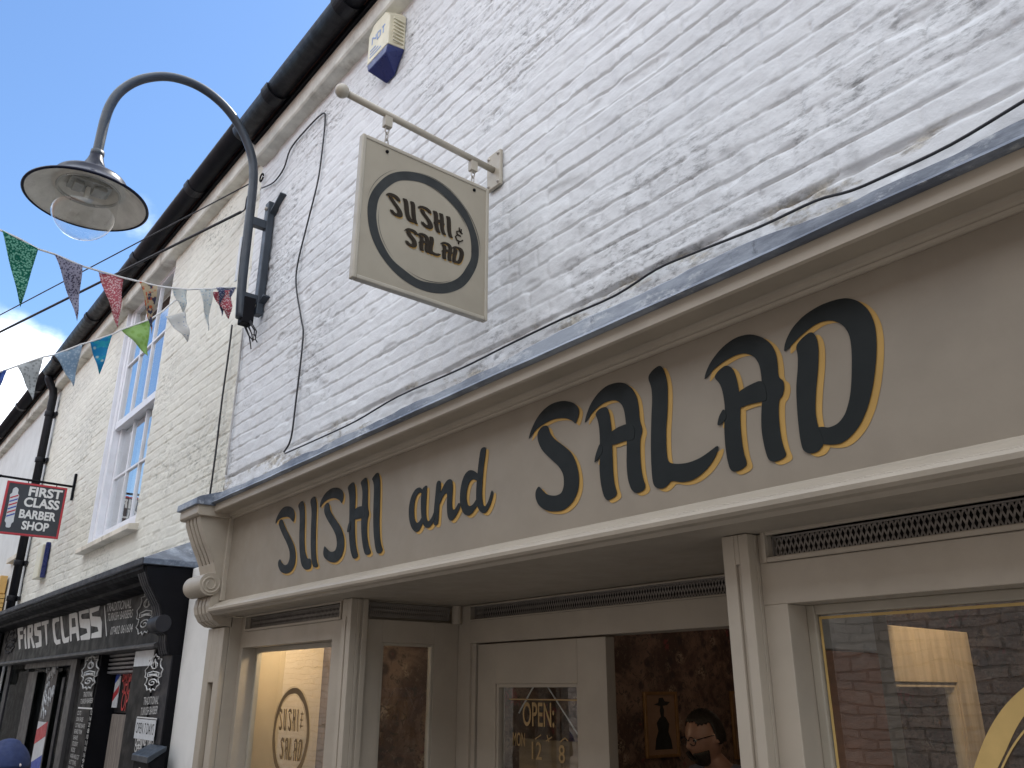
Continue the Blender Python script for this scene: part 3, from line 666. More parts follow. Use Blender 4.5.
# --- scrolled console with its cap
CX0, CX1 = -4.53, -4.31
cons = [(-.150, 2.80), (-.385, 2.80), (-.380, 2.765), (-.362, 2.72), (-.335, 2.66), (-.305, 2.605), (-.283, 2.56), (-.270, 2.52), (-.262, 2.47), (-.262, 2.41), (-.278, 2.385), (-.283, 2.35), (-.275, 2.315), (-.252, 2.28), (-.215, 2.257), (-.150, 2.248)]
core = [(y+(.016 if i not in (0, len(cons)-1) and z > 2.25 else 0), z) for i, (y, z) in enumerate(cons)]
m = MB().px(core, CX0+.002, CX1-.002)
w_ = (CX1-CX0); cuts = [0, .23, .30, .46, .53, .69, .76, 1.0]
for a, b in zip(cuts[::2], cuts[1::2]): m.px(cons, CX0+w_*a, CX0+w_*b)
m.px([(y-.0015, z) for y, z in cons if 2.39 < z < 2.57]+[(-.2, 2.41), (-.2, 2.56)], CX0-.001, CX1+.001)
con = m.build('console', 'taupe', sf, bevel=.002)
m = MB(); t = [2*math.pi*k/36 for k in range(36)]
m.px([(-.292+.056*math.cos(a), 2.452+.056*math.sin(a)) for a in t], CX0-.012, CX1+.012)
sp = [(CX1+.0125, -.292+(.049-.034*k/44)*math.cos(R(40)-k*.25), 2.452+(.047-.030*k/44)*math.sin(R(40)-k*.25)) for k in range(45)]
m.tube(sp, .0055, 6); m.build('volute', 'taupe', con, bevel=.004)
MB().px([(-.05, 2.845), (-.408, 2.845), (-.408, 2.80), (-.398, 2.79), (-.05, 2.79)], CX0-.028, CX1+.025).build('cap', 'taupe', con, bevel=.003)
MB().px([(-.04, 3.03), (-.20, 2.955), (-.405, 2.886), (-.422, 2.876), (-.424, 2.843), (-.416, 2.842), (-.04, 2.848)], CX0-.042, CX1+.038).build('lead_cap', 'lead', con, bevel=.004)
m = MB().box(CX0, CX1, -.16, -.02, .10, 2.2992)                            # pilaster with a sunk panel
for a, b, c, d in ((CX0, CX0+.072, .10, 2.248), (CX1-.072, CX1, .10, 2.248)): m.box(a, b, -.19, -.161, c, d)
m.box(CX0+.072, CX1-.072, -.19, -.161, 1.985, 2.248)
m.build('pilaster', 'taupe', sf, bevel=.003)
# --- front frames
def reeded(x0, x1, y0, y1, z0, z1, g0, g1):
    return MB().box(x0, g0, y0, y1, z0, z1).box(g1, x1, y0, y1, z0, z1).box(g0, g1, y0+.008, y1, z0, z1).box(g0, g1, y0, y0+.0079, z1-.07, z1)
JX0, JX1 = -3.16, -3.086                    # left post of the lobby
m = reeded(JX0, JX1, -.14, -.112, .1, 2.299, -3.130, -3.120); m.box(JX0, JX1-.008, -.1115, -.061, .1, 2.299)
m.box(JX1-.008, JX1, -.1115, -.095, .1, 2.299).box(JX1-.008, JX1, -.085, -.061, .1, 2.299)
m.build('pilaster', 'taupe', sf, bevel=.002)
PX0, PX1 = -1.253, -1.180                   # right post of the lobby
m = reeded(PX0, PX1, -.14, -.112, .1, 2.299, -1.219, -1.206); m.box(PX0, PX1, -.1115, .02, .1, 2.299)
m.build('pilaster', 'taupe', sf, bevel=.002)
def grille(parent, o, u, w, h, nrm, pitch=.0125, rows=3):
    """expanded metal: staggered rows of diamonds in a flat rim, over a dark cavity"""
    o, u, nrm = Vector(o), Vector(u), Vector(nrm); v = Vector((0, 0, 1)); m = MB()
    rim = .004
    for a0, a1, b0, b1 in ((0, w, 0, rim), (0, w, h-rim, h), (0, rim, 0, h), (w-rim, w, 0, h)):
        k = len(m.v); m.add([o+u*a+v*b+nrm*d for d in (.004, -.002) for a, b in ((a0, b0), (a1, b0), (a1, b1), (a0, b1))], [(0, 1, 2, 3), (7, 6, 5, 4), (0, 4, 5, 1), (1, 5, 6, 2), (2, 6, 7, 3), (3, 7, 4, 0)])
    rh = h/rows; nn = int(w/pitch)
    for r in range(rows):
        for i in range(nn):
            x = i*pitch
            for sgn in (0, 1):
                a = x if sgn == 0 else x+pitch; b = x+pitch/2
                p, q = (o+u*min(a, w)+v*(r*rh), o+u*b+v*((r+1)*rh)) if r % 2 == 0 else (o+u*min(a, w)+v*((r+1)*rh), o+u*b+v*(r*rh))
                t_ = .0022; m.add([p-u*t_, p+u*t_, q+u*t_-nrm*.001, q-u*t_-nrm*.001], [(0, 1, 2, 3)])
    g = m.build('vent_grille', 'mesh_metal', parent)
    m2 = MB(); m2.add([o+u*a+v*b-nrm*d for d in (.045, .05) for a, b in ((0, 0), (w, 0), (w, h), (0, h))], [(0, 1, 2, 3), (7, 6, 5, 4), (0, 4, 5, 1), (1, 5, 6, 2), (2, 6, 7, 3), (3, 7, 4, 0)])
    m2.build('vent_cavity', 'void', g); return g
def shop_window(x0, x1, op0, op1, ztop, v0, v1, vz0, vz1):
    """joinery from x0 to x1 with a glazed opening op0..op1 and a ventilator over it"""
    m = MB(); yb, yf = .0, -.10
    m.box(x0, op0, yf, yb, .1, ztop); m.box(op1, x1, yf, yb, .1, ztop)
    m.box(x0, x1, yf, yb, ztop, vz0-.012); m.box(op0, op1, yf, yb, .1, .62)
    m.box(x0, x1, yf, yb, vz1+.006, 2.299); m.box(x0, v0, yf, yb, vz0-.012, vz1+.006); m.box(v1, x1, yf, yb, vz0-.012, vz1+.006)
    m.box(x0, x1, .0005, .012, ztop-.001, 2.2992)
    fr_ = m.build('window_frame', 'taupe', sf, bevel=.002)
    b = .012
    frame(v0-b, v1+b, vz0-b, vz1+b, yf-.010, yf-.0005, b).build('vent_moulding', 'taupe', fr_, bevel=.003)
    grille(fr_, (v0, yf+.022, vz0), (1, 0, 0), v1-v0, vz1-vz0, (0, -1, 0))
    frame(op0, op1, .62, ztop, -.030, -.004, .022).build('glazing_bead', 'taupe_light', fr_, bevel=.003)
    g = MB().box(op0+.02, op1-.02, -.018, -.012, .64, ztop-.02).build('glass_pane', 'glass', fr_)
    MB().box(op0-.03, op1+.03, -.135, -.1005, .585, .62).build('sill', 'taupe', fr_, bevel=.004)
    return fr_, g
fl, gl_ = shop_window(CX1+.001, JX0, -4.268, -3.312, 2.150, -4.245, -3.245, 2.238, 2.300-.006)
fr2, gr_ = shop_window(PX1, LX1, -1.117, 1.05, 2.136, -1.154, 1.10, 2.243, 2.293)
m = MB(); YG = -.0185                        # gilded border on the right hand pane
for a, b, c, d in ((-1.092, 1.02, 2.104, 2.110), (-1.092, -1.086, .7, 2.104), (1.014, 1.02, .7, 2.104)): m.box(a, b, YG-.001, YG-.0003, c, d)
m.build('gilt_line', 'gold_leaf', gr_)
m = MB(); brush_ring(m, (-.468, YG, 1.655), .372, .372, .036, X_, Z_, -Y_, 5)
word(m, SUSHI, (-.758, YG, 1.655), X_, Z_, -Y_, .160, .06, .48); word(m, SALAD, (-.66, YG, 1.46), X_, Z_, -Y_, .150, .06, .46)
m.build('ring_emblem', 'gold_leaf', gr_)
m = MB(); brush_ring(m, (-3.805, YG, 1.765), .188, .196, .026, X_, Z_, -Y_, 8)
word(m, SUSHI, (-3.945, YG, 1.775), X_, Z_, -Y_, .095, .14, .215); word(m, SALAD, (-3.90, YG, 1.655), X_, Z_, -Y_, .092, .14, .225)
for a in (((-3.715, 1.85), (-3.688, 1.85)), ((-3.715, 1.825), (-3.690, 1.825)), ((-3.715, 1.80), (-3.686, 1.80)), ((-3.708, 1.79), (-3.702, 1.86))):
    p, q = a; m.beam((p[0], YG-.001, p[1]), (q[0], YG-.001, q[1]), .004, .001, (0, 1, 0))
m.build('ring_emblem', 'brown_gilt', gl_)

# --- recessed lobby
LB = .41
box('soffit', 'taupe', sf, -4.33, LX1, YF+.021, LB+.3, 2.301, 2.345, 0)
def side_panel(x0, x1, y0, y1, name, face, lin_mat):
    """glazed return of the lobby; faces +x or -x"""
    a, b = .026, .285
    m = MB(); m.box(x0, x1, y0, a, .1, 2.225); m.box(x0, x1, b, y1, .1, 2.225); m.box(x0, x1, a, b, 2.135, 2.225); m.box(x0, x1, a, b, .1, .70)
    m.box(x0, x1, y0, y1, 2.297, 2.2995); m.box(x0-.03, x0-.005, y0-.02, y1, 2.15, 2.2993)
    p = m.build(name, 'taupe', sf, bevel=.002)
    xm = (x0+x1)/2
    MB().box(xm-.003, xm+.003, a, b, .70, 2.135).build('glass_pane', 'glass', p)
    m = MB(); m.box(xm+.004, x1-.004, a, a+.012, .70, 2.135).box(xm+.004, x1-.004, b-.012, b, .70, 2.135).box(xm+.004, x1-.004, a+.012, b-.012, 2.123, 2.135)
    m.build('glazing_bead', 'taupe_light', p, bevel=.002)
    return p
sl = side_panel(-3.165, -3.115, -.0605, LB-.001, 'side_panel', 1, 'taupe')
grille(sl, (-3.135, -.05, 2.237), (0, 1, 0), .42, .056, (1, 0, 0), .010)
MB().lathe([(.022, 2.222), (.022, 2.2995)], (-3.105, LB-.02, 0), n=20).build('corner_post', 'taupe', sl)
sr = MB().box(-1.245, -1.205, .021, LB, .1, 2.225).box(-1.245, -1.205, .021, LB, 2.2251, 2.2995).build('side_panel', 'taupe', sf, bevel=.002)
box('lining_board', 'red_wood', sr, -1.204, -1.188, .03, LB-.01, .1, 2.045)
box('lining_panel', 'white_render', sr, -1.204, -1.19, .03, LB-.01, 2.05, 2.295)
DX0, DX1, DXE, DT = -2.990, -2.225, -1.28, 2.140
m = MB(); m.box(-3.165, -3.028, LB, LB+.10, .1, 2.2995)            # back wall joinery
m.box(-3.028, -1.21, LB, LB+.10, DT, 2.232); m.box(-3.028, -1.21, LB, LB+.10, 2.297, 2.2995); m.box(DXE, -1.21, LB, LB+.10, .1, DT)
m.box(-3.028, DX0-.012, LB+.012, LB+.10, .1, DT)
m.box(-3.20, -1.21, LB+.101, LB+.14, 2.15, 2.62)
dfm = m.build('door_frame', 'taupe', sf, bevel=.002)
grille(dfm, (-3.02, LB+.02, 2.238), (1, 0, 0), 1.80, .056, (0, -1, 0))
frame(-3.028, -1.21, 2.232, 2.297, LB-.008, LB-.0005, .006).build('vent_moulding', 'taupe', dfm, bevel=.002)
def leaf(place, nm):
    """part glazed door leaf: 0..w across, 0..h up, thickness in d"""
    w, h = DX1-DX0, DT-.006-.12; g0, g1, gb, gt = .122, .615, .75, 1.856
    def bx(m, a, b, c, e, d0=0., d1=.045):
        ps = [place(x, y, d) for d in (d0, d1) for x, y in ((a, c), (b, c), (b, e), (a, e))]
        m.add(ps, [(0, 1, 2, 3), (7, 6, 5, 4), (0, 4, 5, 1), (1, 5, 6, 2), (2, 6, 7, 3), (3, 7, 4, 0)])
    m = MB(); bx(m, 0, g0, 0, h); bx(m, g1, w, 0, h); bx(m, g0, g1, 0, gb); bx(m, g0, g1, gt, h)
    d = m.build(nm, 'taupe', sf, bevel=.002)
    m = MB(); bx(m, g0, g0+.014, gb, gt, .006, .04); bx(m, g1-.014, g1, gb, gt, .006, .04); bx(m, g0+.014, g1-.014, gt-.014, gt, .006, .04); bx(m, g0+.014, g1-.014, gb, gb+.014, .006, .04)
    m.build('glazing_bead', 'taupe', d, bevel=.002)
    m = MB(); bx(m, g0+.012, g1-.012, gb+.012, gt-.012, .020, .026); return d, m.build('glass_pane', 'glass', d)
dl, dg_ = leaf(lambda x, y, d: (DX0+x, .425+d, .12+y), 'door')
YD = .4445
m = MB(); gx0, gx1, gz1 = DX0+.19, DX0+.600, .12+1.80
for a, b, c, d in ((gx0, gx1, gz1-.005, gz1), (gx1-.005, gx1, .9, gz1-.005), (gx0, gx0+.005, .9, gz1-.35)): m.box(a, b, YD-.001, YD-.0003, c, d)
q0, q1 = at_y(523, 726, YD), at_y(551, 726, YD)
text_on(m, 'OPEN:', (q0.x, YD-.0012, q0.z), X_, Z_, q1.x-q0.x+.02, .088, .012)
q0 = at_y(513, 743, YD)
text_on(m, 'MON', (q0.x, YD-.0012, q0.z-.01), X_, Z_, .075, .05, .006)
q0 = at_y(532, 759, YD); text_on(m, '12', (q0.x, YD-.0012, q0.z), X_, Z_, .058, .062, .006)
q0 = at_y(559, 763, YD); text_on(m, '8', (q0.x, YD-.0012, q0.z), X_, Z_, .034, .062, .006)
for (a, b), (c, d) in (((535, 739), (541, 735)), ((547, 735), (549, 742)), ((546, 741), (552, 737)), ((560, 742), (565, 738)), ((565, 738), (568, 741))):
    p, q = at_y(a, b, YD-.001), at_y(c, d, YD-.001); m.beam(p, q, .004, .001, (0, 1, 0))
m.build('gilt_lettering', 'gold_dim', dg_)
op = thing('open_sign', (-2.6, .52, 1.7), 'wooden board hanging on a pale cord behind the glass of the closed door', 'sign')
p0, p1, p2, p3 = at_y(519, 713, .458), at_y(535, 684, .458), at_y(546, 684, .458), at_y(579, 736, .458)
MB().tube([p0, p1, p2, p3], .0032, 6).build('cord', 'white_letter', op)
q0, q1 = at_y(518, 738, .458), at_y(579, 741, .458)
bd = MB().pz([(q0.x, .462), (q1.x, .462), (q1.x, .476), (q0.x, .476)], 1.33, q0.z).build('board', 'menu_board', op, bevel=.004)
for k in range(2): MB().box(q0.x+.01, q1.x-.01, .4605, .4615, q0.z-.12-.17*k, q0.z-.108-.17*k).build('moulding', 'red_wood', bd)
# second leaf, swung right back into the shop
leaf(lambda x, y, d: (-1.287-d, LB+.105+(x)*.86, .12+y), 'door')
for o_ in [c for c in sf.children if c.name.startswith('door.')]:
    for q in (o_,)+tuple(o_.children):
        if 'glass' not in q.name: q.data.materials.clear(); q.data.materials.append(M['tan_wood'])

# ------------------------------------------------------------------ inside the shop
IX0, IX1, IY1, IZ = -4.45, 1.5, 4.3, 2.60
box('interior_wall', 'wallpaper', bw, IX0-.1, IX0, .44, IY1, .1, IZ, 0)
box('interior_wall', 'tan_panel', bw, IX0-.1, IX0, .02, .4399, .1, 2.30, 0)
box('interior_wall', 'wallpaper', bw, IX0, IX1, IY1, IY1+.1, .1, IZ, 0)
box('interior_wall', 'wallpaper', bw, IX1, IX1+.1, .02, IY1, .1, IZ, 0)
box('ceiling', 'ceiling', bw, IX0, IX1, .02, IY1, IZ, IZ+.1, 0)
box('floor', 'floor', bw, IX0, IX1, .02, IY1, .101, .12, 0)
box('shade_partition', 'floor', bw, -4.449, -4.24, .4405, .46, .1, IZ, 0)  # invented dark partition standing in for the unlit interior beyond
def downlight(p, label, pw, col=(1, .80, .56)):
    t_ = thing('downlight', p, label, 'lamp', 'small downlights inside the shop')
    MB().lathe([(.03, -.012), (.045, -.012), (.045, 0), (.03, 0), (.03, -.012)], p, n=24).build('bezel', 'galv', t_)
    MB().lathe([(.001, -.004), (.029, -.004), (.029, -.001), (.001, -.001)], p, n=24).build('bulb', 'lamp_lit', t_)
    l = bpy.data.lights.new('downlight_light', 'POINT'); l.energy = pw; l.color = col; l.shadow_soft_size = .04
    o = bpy.data.objects.new('downlight_light', l); COL.objects.link(o); o.location = Vector(p)+Vector((0, 0, -.06))
downlight((-4.1, .22, 2.2985), 'small round downlight over the left display window', 3.4)
downlight((-.90, .76, IZ-.001), 'small round downlight over the right window display', 6.5)
downlight((-3.4, 3.6, IZ-.001), 'small round downlight near the framed print at the back of the shop', .85, (1, .74, .58))
for (y0, y1, z0, z1, lb, fig) in ((3.01, 3.37, 1.497, 1.945, 'gilt framed print of a dark figure in a wide hat on the floral wall', 1), (4.02, 4.26, 1.45, 1.95, 'gilt framed print at the right, half hidden by the door post', 0)):
    t_ = thing('picture_frame', (IX0, (y0+y1)/2, z0), lb, 'picture', 'framed prints on the floral wall')
    m = MB(); a = .022
    for A in ((y0, y0+a, z0, z1), (y1-a, y1, z0, z1), (y0+a, y1-a, z0, z0+a), (y0+a, y1-a, z1-a, z1)): m.box(IX0+.001, IX0+.025, *A)
    m.build('frame', 'gilt', t_, bevel=.004)
    box('mount', 'mount', t_, IX0+.001, IX0+.008, y0+a, y1-a, z0+a, z1-a, 0)
    if fig:
        m = MB(); pl = lambda u, v, d: (IX0+.0085+d, y0+u*(y1-y0), z0+v*(z1-z0))
        m.plate([[(.28, .12), (.80, .12), (.78, .24), (.70, .38), (.74, .50), (.64, .60), (.56, .63), (.46, .60), (.36, .52), (.40, .40), (.32, .28)]], pl)
        m.plate([[(.30, .80), (.44, .83), (.46, .90), (.58, .91), (.64, .85), (.80, .84), (.70, .79), (.50, .775)]], lambda u, v, d: pl(u, v, d+.0005))
        m.plate([[(.50, .60), (.58, .60), (.60, .72), (.56, .79), (.50, .79), (.47, .70)]], lambda u, v, d: pl(u, v, d+.001)); m.build('print', 'ink', t_)

# ------------------------------------------------------------------ barber shopfront (black)
XB, YB = -5.25, -.13                       # right end and pilaster face
bs = thing('shopfront', (-7.7, -.1, .1), 'black barber shopfront with white F1RST CLASS lettering and a lead roof', 'shopfront')
XBL = at_y(8, 640, YB).x
zr = 2.872                                   # lead roof: front slope and hipped right end
rf = MB(); yf_, zf_ = -.375, 2.685
rf.add([(XBL-.4, yf_, zf_), (XB+.02, yf_, zf_), (XB+.02, .02, zf_), (XBL-.4, .02, zr), (XB-.36, .02, zr),
        (XBL-.4, yf_, zf_-.035), (XB+.02, yf_, zf_-.035), (XB+.02, .02, zf_-.035), (XBL-.4, .02, zf_-.035)],
       [(0, 1, 4, 3), (1, 2, 4), (0, 5, 6, 1), (1, 6, 7, 2), (5, 8, 7, 6), (0, 3, 8, 5), (2, 7, 8, 3, 4)])
rf.build('lead_roof', 'lead', bs, bevel=.004)
box('lead_edge', 'gutter_worn', bs, XBL-.4, XB+.019, yf_-.005, yf_-.0005, zf_-.034, zf_+.003)
MB().px([(.0, 2.648), (-.362, 2.648), (-.362, 2.625), (-.34, 2.60), (-.27, 2.585), (-.26, 2.565), (YB-.02, 2.55), (.0, 2.55)], XBL-.4, XB-.0215).build('cornice', 'black', bs)
bfas = box('fascia_board', 'black_panel', bs, XBL-.2, XB-.16, YB-.012, 0, 2.225, 2.60, 0)
MB().px([(0, 2.225), (YB-.012, 2.225), (YB-.05, 2.218), (YB-.065, 2.208), (YB-.065, 2.196), (YB-.03, 2.188), (0, 2.188)], XBL-.2, XB-.16).build('sill_moulding', 'grey_trim', bs)
BPR = [(YB, 2.645), (-.352, 2.64), (-.345, 2.60), (-.318, 2.54), (-.275, 2.475), (-.240, 2.42), (-.226, 2.375), (-.222, 2.33), (-.200, 2.27), (-.178, 2.255), (-.176, 2.215), (-.165, 2.175), (-.152, 2.145), (YB, 2.14)]
def bconsole(x0, x1, parent):
    pr = BPR
    cr = [(y+(.009 if i not in (0, len(pr)-1) else 0), z) for i, (y, z) in enumerate(pr)]
    m = MB().px(cr, x0+.002, x1-.002); w = x1-x0
    for a, b in ((0, .2), (.27, .47), (.54, .74), (.80, 1)): m.px(pr, x0+w*a, x0+w*b)
    c = m.build('console', 'charcoal', parent, bevel=.002)
    t = [2*math.pi*k/30 for k in range(30)]
    MB().px([(-.206+.046*math.cos(a), 2.318+.050*math.sin(a)) for a in t], x0-.004, x1+.024).build('volute', 'charcoal', c, bevel=.004); return c
bconsole(XB-.170, XB-.021, bs)
bconsole(at_y(-6, 640, YB).x, at_y(1, 640, YB).x, bs)
MB().px([(.02, 2.647)]+[(y+.004, z) for y, z in BPR[1:-1]]+[(YB, 2.1405), (.02, 2.1405)], XB-.02, XB).build('end_panel', 'black', bs)
m = MB().box(XB-.46, XB-.001, YB, .06, .1, 2.187); m.build('pilaster', 'charcoal', bs, bevel=.003)
box('pilaster_side', 'black', bs, XB, XB+.012, YB+.005, 0, .1, 2.14)
# black carcass behind, with the door recess cut out
DXA, DXB = at_y(104, 700, -.05).x, at_y(137, 700, -.05).x
m = MB().box(XBL-.4, DXA, .02, .3, .1, 2.60).box(DXB+.05, XB, .02, .3, .1, 2.60).box(DXA, DXB+.05, .02, .3, 2.10, 2.60).box(DXA, DXB+.05, .9, 1.0, .1, 2.2)
m.build('carcass', 'black', bs)
def px_at(x, y, Y): return at_y(x, y, Y)
# lettering of the fascia, traced on the board
BG = [[[(163,345),(215,335),(213,378),(185,385),(187,420),(215,415),(213,455),(190,460),(192,545),(178,555),(170,450)]],
 [[(222,380),(240,350),(243,380),(243,460),(250,545),(235,550),(228,460),(232,410),(222,410)]],
 [[(258,318),(298,308),(308,335),(305,420),(300,432),(328,535),(308,542),(285,445),(278,447),(280,540),(262,548),(255,450)],[(277,352),(290,350),(290,395),(277,398)]],
 [[(322,305),(380,290),(383,335),(345,345),(347,375),(383,375),(388,440),(388,525),(338,540),(330,495),(365,485),(362,430),(325,425),(318,370)]],
 [[(385,285),(455,272),(452,312),(436,318),(440,440),(440,500),(430,518),(425,440),(415,325),(390,332)]],
 [[(492,262),(550,243),(552,290),(520,300),(510,320),(518,420),(530,465),(562,458),(565,500),(525,510),(505,480),(495,400),(488,320)]],
 [[(562,245),(578,240),(590,350),(600,430),(608,448),(648,430),(640,485),(595,497),(582,470),(572,400)]],
 [[(645,215),(690,200),(720,215),(730,330),(742,465),(722,475),(710,400),(668,410),(668,475),(655,480),(650,400),(645,300)],[(668,265),(700,258),(708,340),(670,350)]],
 [[(735,185),(825,165),(828,210),(760,225),(755,250),(765,272),(835,268),(842,310),(842,440),(835,460),(755,468),(750,430),(815,400),(808,360),(750,350),(740,290)]],
 [[(832,165),(932,142),(920,190),(855,215),(860,245),(935,250),(950,300),(945,440),(850,450),(855,405),(918,385),(910,345),(850,335),(840,270)]]]
yl = YB-.013
for gl in BG:
    lp = [[((p := at_y(x/9.309, 590+y/9.309, yl)).x, p.z) for x, y in l] for l in gl]
    MB().plate(lp, lambda u, v, d: (u, yl-.0004-d, v), .001).build('letter', 'white_letter', bfas)
def line_text(mb, body, pl, pr_, ht, Y, bold=.01, mi=0):
    a, b = at_y(*pl, Y), at_y(*pr_, Y)
    u = (b-a); w = u.length; return text_on(mb, body, a, u.normalized(), Z_, w, ht, bold, mi)
m = MB(); Yt = yl-.0012
m.beam(at_y(104.5, 606, Yt), at_y(106.5, 636, Yt), .016, .001, (0, 1, 0)); m.build('divider', 'white_letter', bfas)
for body, a, b, h in (('TRADITIONAL', (106, 612), (131, 608), .062), ('TURKISH BARBERS', (107, 621.5), (132, 617.5), .056), ('07402 061604', (110, 635), (132, 632), .056)):
    line_text(MB(), body, a, b, h, Yt, .008).build('lettering', 'gold_dim' if 0 else 'grey_letter', bfas)
def crest(parent, pts_px, Y, mat='grey_letter'):
    """the shop's crest: a crowned, stepped outline with a ribbon and scrolls, drawn as a painted line; pts_px gives its frame"""
    (ax, ay), (bx_, by) = pts_px
    A, B = at_y(ax, ay, Y), at_y(bx_, by, Y); x0, x1, z1, z0 = A.x, B.x, A.z, B.z
    f = lambda u, v: Vector((x0+(x1-x0)*u, Y-.0012, z0+(z1-z0)*v))
    m = MB(); t = (x1-x0)*.022
    half = [(.50, 1.0), (.58, .93), (.70, .92), (.66, .86), (.86, .86), (.80, .78), (.84, .66), (.98, .58), (.92, .48), (.94, .40), (.80, .36), (.82, .27), (.90, .20), (.78, .14), (.72, .04), (.58, .08), (.50, 0)]
    for pts in (half, [(1-u, v) for u, v in half]): m.tube([f(u, v) for u, v in pts], t*.55, 5)
    m.tube([f(u, v) for u, v in ((.20, .50), (.5, .54), (.80, .50), (.80, .40), (.5, .44), (.20, .40), (.20, .50))], t*.5, 5)
    m.tube([f(.5+.16*math.cos(k*.5), .70+.09*math.sin(k*.5)) for k in range(14)], t*.5, 5)
    m.tube([f(u, v) for u, v in ((.40, .64), (.5, .86), (.60, .64))], t*.5, 5)
    m.tube([f(.5+(.26-.014*k)*math.cos(k*.6), .24+(.11-.006*k)*math.sin(k*.6)) for k in range(16)], t*.5, 5)
    for v in (.44, .46): m.tube([f(.28, v), f(.72, v)], t*.5, 5)
    return m.build('crest', mat, parent)
crest(bfas, ((140, 592), (153, 634)), yl); crest(bfas, ((8.5, 627), (14.5, 653)), yl, 'charcoal')
# poster boards on the pilasters
Yp = YB-.004
def board(x0, y0_, x1, name, lb, z1, z0=.5):
    a, b = at_y(x0, y0_, Yp).x, at_y(x1, y0_, Yp).x
    return box(name, 'black_panel', bs, a, b, Yp-.006, Yp+.003, z0, z1, 0), a, b
pb, a_, b_x = board(137, 648, 157.5, 'poster', '', 2.186)
Yq = Yp-.0066
box('poster_glare', 'sticker', pb, a_+.01, b_x-.03, Yq-.001, Yq+.0005, 2.09, 2.183, 0)  # pale patch painted as a reflection across the poster top
crest(pb, ((147.5, 655), (160.5, 692)), Yq-.0005, 'white_letter')
for body, l, r_, h in (('TRADITIONAL', (143, 705), (158, 704), .045), ('TURKISH BARBER', (140, 715.5), (157, 714), .045)):
    line_text(MB(), body, l, r_, h, Yq-.001, .01).build('lettering', 'grey_letter', pb)
A, B = at_y(137.5, 716.5, Yq), at_y(157, 718, Yq); m = MB().box(A.x, B.x, Yq-.002, Yq, A.z-.012, A.z); m.build('rule', 'white_letter', pb)
A, B = at_y(135, 731, Yq), at_y(155, 731, Yq); st = MB().box(A.x, B.x, Yq-.002, Yq, A.z-.04, A.z+.075).build('strip', 'sticker', pb)
text_on(MB(), 'OPEN 7 DAYS', (A.x+.02, Yq-.0025, A.z-.010), X_, Z_, B.x-A.x-.04, .060, .0).build('lettering', 'black_letter', st)
line_text(MB(), 'OPENING TIMES', (134.5, 746), (153, 746), .065, Yq-.001, .012).build('lettering', 'white_letter', pb)
line_text(MB(), 'OPEN', (134, 752), (141, 752), .04, Yq-.001, .012).build('lettering', 'white_letter', pb)
box('pilaster', 'black', bs, at_y(86, 655, YB).x, at_y(102, 655, YB).x, YB, .06, .1, 2.187)
pb2, a_, b_x = board(86.5, 655, 100, 'poster', '', 2.185)
crest(pb2, ((84.5, 656), (96, 690)), Yq-.0005, 'grey_letter')
for body, l, r_, h in (('TRADITIONAL', (83, 697), (92, 696.5), .035), ('TURKISH BARBER', (80, 704), (92.5, 703), .035)):
    line_text(MB(), body, l, r_, h, Yq-.001, .01).build('lettering', 'grey_letter', pb2)
A, B = at_y(78.5, 707, Yq), at_y(92.5, 707, Yq); MB().box(A.x, B.x, Yq-.002, Yq, A.z-.010, A.z).build('rule', 'white_letter', pb2)
for k, (l, r_) in enumerate((('CUTS', '12'), ('SKIN FADE', '14'), ('CUT AND SHAVE', '20'), ('BEARD TRIM', '8'), ('SHAVE', '10'), ('STUDENT', '11'), ('KIDS', '10'), ('WASH AND CUT', '16'), ('HOT TOWEL', '9'), ('EAR WAX', '5'))):
    y = 715+k*6.1; x0 = 77-k*1.02
    p, q = at_y(x0, y, Yq-.001), at_y(x0+15.5, y, Yq-.001)
    m = MB(); text_on(m, l, p, X_, Z_, .018*len(l)+.04, .030, .012); text_on(m, r_, q-Vector((.07, 0, 0)), X_, Z_, .05, .030, .012); m.build('lettering', 'grey_letter', pb2)
# roller shutter box over the door, and what is seen through the doorway
Ys = -.06; A, B = at_y(101, 650, Ys), at_y(141, 650, Ys); A.x += .10
m = MB()
for k in range(5): m.px([(Ys+.02, 2.19-.028*k), (Ys-.016, 2.186-.028*k), (Ys-.016, 2.172-.028*k), (Ys+.02, 2.164-.028*k)], A.x, XB-.465)
m.build('shutter', 'shutter', bs)
Yd = -.03; A, B = at_y(112, 714, Yd), at_y(139, 714, Yd)
box('door_panel', 'wood_door', bs, A.x, DXB+.04, Yd, Yd+.05, .1, A.z)
C_, D_ = at_y(115, 668, Yd), at_y(140, 712, Yd)
wp = box('window_sign', 'black_panel', bs, A.x+.01, DXB+.04, Yd+.01, Yd+.03, A.z+.01, C_.z, 0)
m = MB(); text_on(m, 'BARBER', at_y(122, 682, Yd+.005), X_, Z_, .30, .10, .0); text_on(m, 'SHOP', at_y(122, 693, Yd+.005), X_, Z_, .24, .11, .0)
text_on(m, 'OPEN', at_y(120, 711, Yd+.005), X_, Z_, .30, .13, .0); m.build('neon_lettering', 'neon_red', wp)
m = MB(); q0, q1 = at_y(117.5, 676, Yd+.004), at_y(121, 708, Yd+.004)
pr_ = [(q0.x-.02, q1.z), (q0.x+.10, q1.z), (q0.x+.10, q0.z), (q0.x-.02, q0.z)]
m.py(pr_, Yd+.001, Yd+.006); m.build('pole_picture', 'sticker', wp)
for k, mt in enumerate(('red', 'blue', 'red')):
    z = q1.z+.04+.12*k; MB().py([(q0.x-.02, z), (q0.x+.10, z+.06), (q0.x+.10, z+.11), (q0.x-.02, z+.05)], Yd-.001, Yd+.0005).build('stripe', mt, wp)
